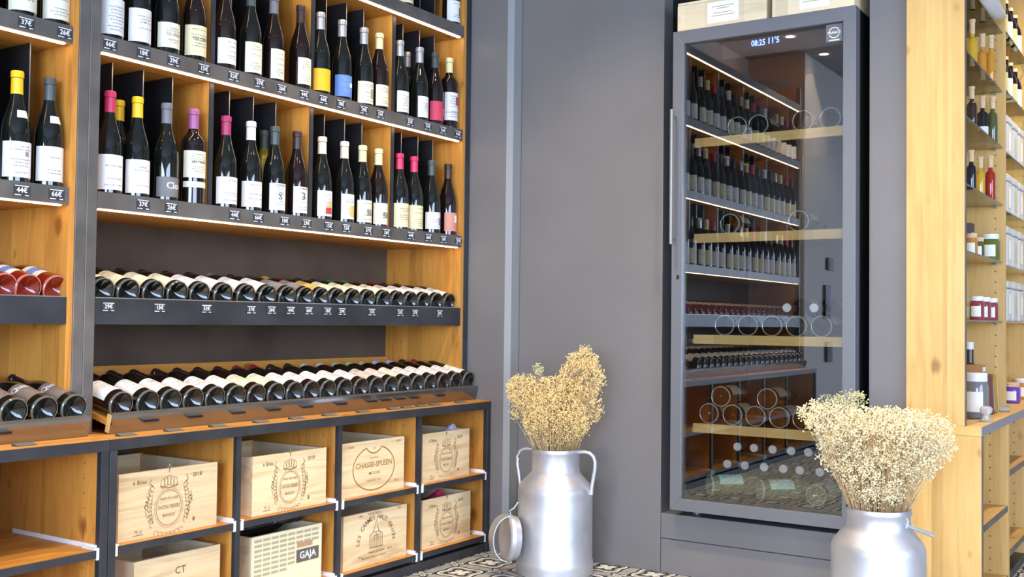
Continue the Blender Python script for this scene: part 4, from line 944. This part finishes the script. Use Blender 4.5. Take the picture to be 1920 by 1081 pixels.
# ------------------------------------------------------------------ dried bouquets
def bouquet(cx, cy, neck_z, neck_r, blobs, n_per, lab, seed, green=(), bm=None):
    rnd = random.Random(seed)
    o = empty('dried_flower_bouquet', (cx, cy, neck_z))
    tvv = Vector((-cx, -cy, 0)).normalized(); ee = Vector((-tvv.y, tvv.x, 0))
    if ee.dot(Vector((CR.x, CR.y, 0))) < 0: ee = -ee
    base = Vector((cx, cy, neck_z))
    st = MB(); fl1 = MB(); fl2 = MB()
    oct_f = [(0, 2, 4), (2, 1, 4), (1, 3, 4), (3, 0, 4), (2, 0, 5), (1, 2, 5), (3, 1, 5), (0, 3, 5)]
    def blossom(mb, p, r):
        a = rnd.uniform(0, 6.28); b2 = rnd.uniform(-.6, .6)
        ux = Vector((math.cos(a), math.sin(a), b2)).normalized(); uy = ux.orthogonal().normalized(); uz = ux.cross(uy)
        mb.poly([p + ux * r, p - ux * r, p + uy * r, p - uy * r, p + uz * r * .8, p - uz * r * .8], oct_f)
    for bi, (u, z, t, ru, rz, rt, n) in enumerate(blobs):
        tgt = fl2 if bi in green else fl1
        for q in range(int(n * n_per)):
            while True:
                d = Vector((rnd.uniform(-1, 1), rnd.uniform(-1, 1), rnd.uniform(-1, 1)))
                if d.length < 1: break
            if d.length > .05: d = d * (d.length ** -.35)
            c = base + ee * (u + d.x * ru) + tvv * (t + d.y * rt) + Vector((0, 0, z - neck_z + d.z * rz))
            for w in range(rnd.randint(4, 7)):
                pp = c + Vector((rnd.gauss(0, .0055), rnd.gauss(0, .0055), rnd.gauss(0, .0055)))
                blossom(tgt, pp, rnd.uniform(.0018, .0040))
            if q % 7 == 0:
                a = rnd.uniform(0, 6.28); rr = neck_r * math.sqrt(rnd.random())
                f0 = (c - base); hor = Vector((f0.x, f0.y, 0)); rr2 = min(neck_r * .92, hor.length * .35 + rr * .3)
                s0 = base + (hor.normalized() * rr2 if hor.length > .001 else Vector((0, 0, 0))) + Vector((math.cos(a), math.sin(a), 0)) * (neck_r * .06)
                md = s0.lerp(c, .55) + Vector((rnd.uniform(-.008, .008), rnd.uniform(-.008, .008), .015))
                st.tube([s0 - Vector((0, 0, .12)), s0, md, c], [.0011, .0011, .0009, .0005], 3, False)
    st.build('stems', M_stem, o)['kind'] = 'stuff'
    fl1.build('blossoms', bm or M_dry, o)['kind'] = 'stuff'
    if fl2.f: fl2.build('green_blossoms', M_dry2, o)['kind'] = 'stuff'
    tag(o, lab, 'bouquet')
K1 = .00201
def b1(px, py, rx, ry, n, t=0.0, rt=None, D=4.03, cx=1045, k=K1):
    d = ray(px, py); z = H + d.z * D / math.hypot(d.x, d.y)
    return ((px - cx) * k, z, t, rx * k, ry * k, rt if rt else rx * k * .8, n)
bouquet(c1x, c1y, .455, .085, [b1(985, 738, 32, 38, 150), b1(1045, 748, 62, 45, 330, .0, .085), b1(1090, 712, 44, 40, 220), b1(1093, 675, 32, 18, 60), b1(1115, 765, 18, 26, 45), b1(1012, 692, 10, 12, 12),
         b1(1045, 790, 52, 32, 230, 0, .08), b1(1096, 656, 10, 7, 9), b1(972, 775, 14, 12, 14), b1(1046, 818, 38, 18, 120, 0, .065), b1(962, 728, 12, 20, 20), b1(1006, 785, 24, 32, 110, .03), b1(1082, 788, 24, 32, 110, .03), b1(1045, 770, 50, 40, 140, .05, .05)], 1.9,
        'tan dried gypsophila bouquet in the milk can beside the corner panel', 3, green=(5,))
K2 = .00165
b2 = lambda px, py, rx, ry, n, t=0.0, rt=None: b1(px, py, rx, ry, n, t, rt, 3.3, 1648, K2)
bouquet(c2x, c2y, .405, .086, [b2(1650, 820, 92, 48, 420, 0, .11), b2(1575, 792, 52, 36, 170, .02), b2(1720, 812, 52, 42, 190, -.01), b2(1650, 790, 90, 26, 220, 0, .10), b2(1644, 880, 72, 42, 420, 0, .10),
         b2(1536, 775, 26, 20, 40), b2(1752, 838, 24, 22, 40), b2(1560, 758, 28, 12, 30, -.03), b2(1600, 750, 26, 14, 34, -.03), b2(1646, 922, 50, 24, 220, 0, .08), b2(1590, 850, 45, 40, 160), b2(1708, 862, 45, 36, 170)], 1.7,
        'cream dried gypsophila bouquet in the milk can before the pale wooden unit', 5, green=(7, 8), bm=M_dryc)

# ------------------------------------------------------------------ pale wooden shelving at the right
XR, XC, YR = -0.667, -0.617, 3.68
X0 = -0.850
YP = 4.475
ru = empty('oil_shelving', (-0.75, 4.9, 0.6175))
MB().box(X0, X0 + .062, YR, YR + .024, .6175, 2.62).build('end_plank', M_wood_r, ru)
MB().box(X0 + .0622, X0 + .128, YR, YR + .024, .6175, 2.62).build('end_plank', M_wood_r, ru)
MB().box(X0 + .1282, XR - .002, YR, YR + .024, .6175, 2.62).build('end_plank', M_wood_r, ru)
MB().box(XR - .0018, XR, YR + .001, YR + .024, .6175, 2.62).build('edge_strip', M_steel, ru)
MB().box(X0, X0 + .012, YR + .0245, 6.15, .6175, 2.62).build('back_panel', M_wood_r, ru)
holes_done = []
for yp in (YP, 5.29, 6.10):
    p = MB().box(X0 + .0125, XR, yp, yp + .022, .6175, 2.62).build('partition', M_wood_r, ru)
    hl = MB()
    for q in range(46):
        n0 = len(hl.v); hl.lathe([(0, 0), (.0032, 0)], 8)
        for vi in range(n0, len(hl.v)):
            vx, vy, vz = hl.v[vi]; hl.v[vi] = (XR - .035 + vx, yp - .0004, .70 + q * .041 + vy)
    hl.build('peg_holes', M_ink, p)['kind'] = 'stuff'
GS1 = (2.08, 1.85, 1.632, 1.409, 1.188, 0.960); GS2 = (2.105, 1.87, 1.626, 1.394, 1.180, 0.959)
for (ya, yb, zs) in ((YR + .0245, YP - .0005, GS1), (YP + .0225, 5.2895, GS2)):
    for zt in zs:
        g = MB().box(X0 + .014, XR - .008, ya, yb, zt - .006, zt).build('glass_shelf', M_clear, ru)
        for yy in (ya, yb - .012):
            MB().box(XR - .045, XR - .033, yy, yy + .012, zt - .012, zt - .0065).build('shelf_peg', M_steel_bright, g)
tag(ru, 'pale wooden shelving with glass shelves of oils and jars', 'shelving')
rc = empty('low_cabinet', (-0.73, 4.9, 0))
MB().box(X0, X0 + .08, YR, YR + .022, 0, .5875).build('end_plank', M_wood_r, rc)
MB().box(X0 + .0802, X0 + .16, YR, YR + .022, 0, .5875).build('end_plank', M_wood_r, rc)
MB().box(X0 + .1602, XC - .0025, YR, YR + .022, 0, .5875).build('end_plank', M_wood_r, rc)
MB().box(XC - .0022, XC, YR + .001, YR + .022, 0, .5875).build('edge_strip', M_steel, rc)
MB().box(X0, X0 + .012, YR + .0225, 6.15, 0, .5875).build('back_panel', M_wood_r, rc)
for yp in (4.195, 4.75, 5.3, 5.85):
    p = MB().box(X0 + .0125, XC, yp, yp + .030, .03, .5875).build('partition', M_wood_r, rc)
    hl = MB()
    for q in range(13):
        n0 = len(hl.v); hl.lathe([(0, 0), (.0032, 0)], 8)
        for vi in range(n0, len(hl.v)):
            vx, vy, vz = hl.v[vi]; hl.v[vi] = (XC - .06 + vx, yp - .0004, .06 + q * .041 + vy)
    hl.build('peg_holes', M_ink, p)['kind'] = 'stuff'
for ya, yb, zt in ((YR + .0225, 4.1945, .298), (4.2255, 4.7495, .418), (4.2255, 4.7495, .13), (4.7805, 5.2995, .298), (YR + .0225, 4.1945, .05)):
    s = MB().box(X0 + .0125, XC - .004, ya, yb, zt - .020, zt).build('shelf', M_wood_rh, rc)
    MB().box(XC - .0038, XC - .001, ya, yb, zt - .020, zt).build('steel_edge', M_steel, s)
MB().box(X0 + .0125, XC - .02, YR + .0225, 6.15, 0, .0295).build('plinth', M_steel_d, rc)
tag(rc, 'low pale wooden cabinet of open bays under the oil shelving', 'cabinet')
rct = empty('counter_top', (-0.73, 4.9, .588))
MB().box(X0, XC - .003, YR - .001, 6.15, .588, .617).build('wood_top', M_wood_rx, rct)
MB().box(XC - .0028, XC, YR - .001, 6.15, .588, .617).build('steel_edge', plain('zinc_edge', (0.30, 0.30, 0.34), 0.4, metal=0.5), rct)
tag(rct, 'pale wooden counter with grey steel edge under the oil shelving', 'counter')

# ---- jars, oils and packets on the right shelving
def liquid(name, col, t=0.35):
    m, nt, b = newmat(name); b.inputs['Base Color'].default_value = (*col, 1); b.inputs['Roughness'].default_value = 0.06
    b.inputs['Transmission Weight'].default_value = t; b.inputs['IOR'].default_value = 1.35; b.inputs['Coat Weight'].default_value = 0.5
    return m
LQ = dict(gold=liquid('oil_gold', (0.85, 0.52, 0.05)), amber=liquid('oil_amber', (0.80, 0.38, 0.05)), dark=liquid('oil_dark', (0.05, 0.03, 0.02), 0), olive=liquid('oil_olive', (0.10, 0.10, 0.03), 0),
          red=liquid('oil_red', (0.40, 0.03, 0.015), 0.1), black=liquid('vinegar', (0.02, 0.018, 0.02), 0), clear=liquid('clear_liquid', (0.75, 0.76, 0.74), 0.6),
          purple=liquid('jam_purple', (0.16, 0.06, 0.36), 0), jam=liquid('jam_red', (0.28, 0.05, 0.06), 0), honey=liquid('honey', (0.55, 0.22, 0.05), 0), green=liquid('olives', (0.14, 0.15, 0.03), 0), grey=liquid('pepper', (0.20, 0.19, 0.19), 0), yellow=liquid('mustard', (0.80, 0.60, 0.06), 0))
def oil(px, py, z, lq, hgt, lab, r=.018, label=None, xo=.06, ybay=None):
    x = XR - xo; y = onx(px, py, x).y
    y = max(y, YR + .028 + r) if ybay is None else y
    o = empty('oil_bottle', (x, y, z)); hb = hgt * .68
    MB().lathe([(0, .001), (r - .001, .001), (r, .004), (r, hb - .02), (r * .9, hb - .008), (.008, hb), (.0075, hgt * .80), (0, hgt * .80)], 20, (x, y, z)).build('glass_body', LQ[lq], o, True)
    MB().lathe([(.0085, hgt * .74), (.0095, hgt * .745), (.0095, hgt * .95), (.0115, hgt * .95), (.0115, hgt), (0, hgt)], 16, (x, y, z)).build('cork', M_cork, o, True)
    if label:
        MB().lathe([(r + .0004, hb * .1), (r + .0005, hb * .5)], 20, (x, y, z)).build('label', label, o, True)
    tag(o, lab, 'oil bottle', 'corked oil bottles on the glass shelves'); return o
oil(1823, 100, 1.8505, 'gold', .205, 'slim corked bottle of golden oil on the glass shelf under the white pouch')
oil(1842, 110, 1.8505, 'amber', .20, 'slim corked bottle of amber oil beside the golden one')
oil(1858, 120, 1.8505, 'amber', .19, 'slim corked bottle of pale amber oil near the drilled partition', r=.014, xo=.03)
oil(1822, 210, 1.6325, 'dark', .175, 'slim corked dark bottle one glass shelf below the golden oil')
oil(1842, 220, 1.6325, 'black', .18, 'corked dark bottle with a broad white label', r=.021, label=P_wht)
oil(1861, 235, 1.6325, 'olive', .18, 'slim corked bottle of dark olive oil near the drilled partition', xo=.03)
oil(1821, 320, 1.4095, 'black', .165, 'slim corked black bottle beside the golden one above the jars', r=.017)
oil(1838, 335, 1.4095, 'gold', .165, 'slim corked bottle of gold oil between a black and a red one', r=.017)
oil(1857, 350, 1.4095, 'red', .17, 'slim corked bottle of red oil', r=.018, xo=.03)
def jar(px, py, z, lq, r, hgt, lid, lab, label=True, xo=.06, cat='jar', gr='jars on the glass shelves', lidm=None, x=None):
    x = XR - xo if x is None else x; y = onx(px, py, x).y
    o = empty('glass_jar', (x, y, z)); hb = hgt * .82
    MB().lathe([(0, .001), (r * .92, .001), (r, .006), (r, hb * .86), (r * .86, hb), (0, hb)], 22, (x, y, z)).build('glass_body', LQ[lq], o, True)
    MB().lathe([(r * .88, hb - .001), (r * .90, hb), (r * .90, hgt - .002), (r * .85, hgt), (0, hgt)], 22, (x, y, z)).build('lid', lidm or M_lid, o, True)
    if label:
        c = math.atan2(-y, -x); vs = MB(); n = 12
        for i in range(n + 1):
            a = c - .2 + R(-42 + 84 * i / n); rr = r + .0006
            vs.v += [(x + rr * math.cos(a), y + rr * math.sin(a), z + hb * .18), (x + rr * math.cos(a), y + rr * math.sin(a), z + hb * .72)]
        for i in range(n): vs.f.append((2 * i, 2 * i + 2, 2 * i + 3, 2 * i + 1))
        vs.build('label', M_paper, o, True)
    tag(o, lab, cat, gr); return o
jar(1822, 450, 1.1885, 'honey', .020, .085, 1, 'small corked jar with white label beside the drilled end panel', lidm=M_cork)
jar(1835, 452, 1.1885, 'olive', .020, .080, 1, 'small corked jar of dark herbs with white label', lidm=M_cork)
jar(1857, 460, 1.1885, 'green', .034, .10, 1, 'large jar of green olives with white lid and round label', xo=.040)
bx2 = empty('plum_carton', (XR - .125, 4.41, 1.1885))
MB().box(bx2.location.x - .02, bx2.location.x + .02, bx2.location.y - .035, bx2.location.y + .035, 1.1888, 1.335).build('carton', plain('carton_plum', (0.10, 0.055, 0.07), 0.6), bx2, bevel=.001)
MB().box(bx2.location.x + .0203, bx2.location.x + .0208, bx2.location.y - .02, bx2.location.y + .02, 1.275, 1.300).build('carton_label', P_wht, bx2)
tag(bx2, 'dark plum carton standing behind the jar of olives', 'box')
jar(1821, 585, .9605, 'yellow', .018, .08, 1, 'small jar of mustard with white lid in the jam row')
for px, tx in ((1832, 'in the jam row next to the mustard'), (1845, 'in the middle of the jam row'), (1859, 'at the partition end of the jam row')):
    jar(px, 585, .9605, 'jam', .024, .085, 1, 'red jam jar with white lid ' + tx, xo=.035)
# counter things
jar(1831, 770, .6175, 'grey', .040, .158, 1, 'big jar of grey peppercorns with white lid and oval label on the counter', x=XR - .028)
tb = empty('dark_bottle', (-.762, 4.29, .6175))
MB().lathe([(0, .001), (.034, .001), (.035, .005), (.035, .15), (.030, .168), (.014, .185), (.013, .25), (0, .25)], 22, (tb.location.x, tb.location.y, .6175)).build('glass_body', LQ['dark'], tb, True)
MB().lathe([(.0138, .235), (.0142, .236), (.0142, .262), (0, .262)], 16, (tb.location.x, tb.location.y, .6175)).build('cap', M_lid, tb, True)
tag(tb, 'tall dark bottle with white cap behind the peppercorn jar', 'bottle')
pk_m = [plain('packet_plum', (0.20, 0.08, 0.07), 0.5), plain('packet_ochre', (0.50, 0.33, 0.05), 0.5)]
for i, (yy, m_, tx) in enumerate(((4.262, pk_m[0], 'dark plum spice packet leaning beside the peppercorn jar'), (4.345, pk_m[1], 'ochre spice packet leaning near the drilled partition'))):
    o = empty('spice_packet', (XR - .03, yy, .6175))
    MB().prism([(yy - .01, .6178), (yy + .012, .6178), (yy - .040, .765), (yy - .046, .765)], 'x', XR - .060, XR - .004).build('pouch', m_, o, bevel=.002)
    MB().prism([(yy - .0108, .6328), (yy - .0162, .6328), (yy - .0382, .74), (yy - .0378, .74)], 'x', XR - .0037, XR - .0030).build('edge_label', P_wht, o)
    tag(o, tx, 'packet')
for i in range(6):
    zc_ = .6177 + i * .0305
    q = MB().box(XR - .080, XR - .022, 4.115, 4.188, zc_, zc_ + .030).build('small_carton', plain('carton_%d' % i, (0.42, 0.18, 0.06) if i % 2 else (0.30, 0.14, 0.05), 0.6), None, bevel=.001)
    MB().box(XR - .0218, XR - .0213, 4.122, 4.180, zc_ + .006, zc_ + .022).build('carton_label', P_wht if i % 2 else P_oli, q)
    tag(q, 'small brown carton, %s up in the stack behind the peppercorn jar' % ORD[i], 'box', 'stack of small brown cartons')
# little glass dish and dome on the counter
gd = empty('glass_ornament', (XC - .026, onx(1849, 790, XC - .026).y, .6175))
MB().lathe([(0, .001), (.020, .001), (.022, .004), (.012, .010), (.010, .022), (.019, .032), (.021, .044), (.014, .052), (0, .053)], 18, tuple(gd.location)).build('glass_body', LQ['clear'], gd, True)
tag(gd, 'small clear glass ornament at the counter corner', 'ornament')
gd2 = empty('glass_dish', (XC - .06, onx(1876, 772, XC - .06).y, .6175))
MB().lathe([(0, .001), (.030, .001), (.034, .006), (.036, .018), (.034, .018), (.030, .006), (0, .005)], 22, tuple(gd2.location)).build('dish', LQ['clear'], gd2, True)
tag(gd2, 'shallow clear glass dish on the counter near the partition', 'dish')
# white pouch at the top
pc = empty('white_pouch', (XR - .07, 4.05, 2.081))
pb_ = MB(); nx, ny = 10, 16
for s_ in (1, -1):
    for i in range(nx + 1):
        for j in range(ny + 1):
            u, v = i / nx * 2 - 1, j / ny * 2 - 1
            hgt = .055 * (max(0, (1 - u ** 4) * (1 - v ** 4)) ** .5) * (1 + .22 * math.sin(5 * v + 2 * u))
            pb_.v.append((XR - .066 + u * .085, 4.07 + v * .33, (2.115 + hgt * 1.9) if s_ > 0 else 2.0815 + .0335 * (1 - hgt / .068)))
n0 = (nx + 1) * (ny + 1)
for k_ in (0, n0):
    for i in range(nx):
        for j in range(ny): pb_.f.append((k_ + i * (ny + 1) + j, k_ + (i + 1) * (ny + 1) + j, k_ + (i + 1) * (ny + 1) + j + 1, k_ + i * (ny + 1) + j + 1))
pb_.build('pouch', plain('pouch_white', (0.70, 0.69, 0.66), 0.5), pc, True)
tag(pc, 'puffy white pouch lying on the topmost glass shelf', 'pouch')
# second bay
y2 = lambda px, py, x=XR - .05: onx(px, py, x).y
M_pk = plain('pouch_grey', (0.60, 0.60, 0.57), 0.4); M_pk2 = plain('pouch_olive', (0.55, 0.52, 0.25), 0.5)
for zz, nm in ((2.1055, 'topmost'), (1.8705, 'second')):
    for i in range(5):
        y = 4.56 + i * .125; x = XR - .05
        o = empty('beer_bottle', (x, y, zz))
        MB().lathe([(0, .001), (.029, .001), (.030, .004), (.030, .105), (.026, .125), (.014, .150), (.0125, .185), (0, .185)], 20, (x, y, zz)).build('glass_body', M_bottle_b, o, True)
        MB().lathe([(.0135, .175), (.0145, .176), (.0135, .189), (0, .189)], 14, (x, y, zz)).build('cap', CAP['straw'], o, True)
        MB().lathe([(.0304, .02), (.0305, .095)], 20, (x, y, zz)).build('label', (LAB['cream'], M_pk2)[i % 2], o, True)
        tag(o, 'small brown bottle, %s past the drilled partition on the %s glass shelf' % (ORD[i], nm), 'bottle', 'small brown bottles on the %s shelf' % nm)
for zz, nm, hh in ((1.6265, 'third', .17), (1.3945, 'fourth', .165), (1.1805, 'fifth', .165), (.9595, 'sixth', .165)):
    for i in range(4):
        y = 4.60 + i * .16
        o = empty('tea_tin', (XR - .07, y, zz))
        MB().box(XR - .13, XR - .025, y - .062, y + .062, zz + .0005, zz + hh - .03).build('tin_body', M_pk, o, bevel=.008)
        MB().box(XR - .132, XR - .023, y - .064, y + .064, zz + hh - .0295, zz + hh).build('lid', M_pk, o, bevel=.006)
        MB().lathe([(0, 0), (.024, 0)], 20).build('label', M_pk2, o) if False else None
        MB().box(XR - .0246, XR - .0238, y - .022, y + .022, zz + .03, zz + .11).build('label', M_paper if i % 2 else M_pk2, o)
        MB().box(XR - .12, XR - .04, y - .0652, y - .0644, zz + .02, zz + hh - .03).build('dark_side_label', plain('side_%s_%d' % (nm, i), (0.10, 0.10, 0.09), 0.6), o)
        tag(o, 'pale grey tin, %s past the drilled partition on the %s glass shelf' % (ORD[i], nm), 'tin', 'pale tins on the %s shelf' % nm)
for px, py, lq, r, hg, lid, xx_, tx in ((1897, 770, 'purple', .034, .085, M_cork, XR - .045, 'purple jam jar on the counter past the drilled partition'),
                                        (1917, 765, 'honey', .036, .09, M_lid, XR - .045, 'amber honey jar with white label on the counter'),
                                        (1893, 745, 'dark', .036, .165, M_tag, XR - .13, 'tall dark jar with white label behind the purple jar'),
                                        (1912, 745, 'dark', .036, .165, M_tag, XR - .13, 'tall dark jar with white label behind the honey jar')):
    jar(px, py, .6175, lq, r, hg, 1, tx, lidm=lid, x=xx_, gr='jars on the counter')
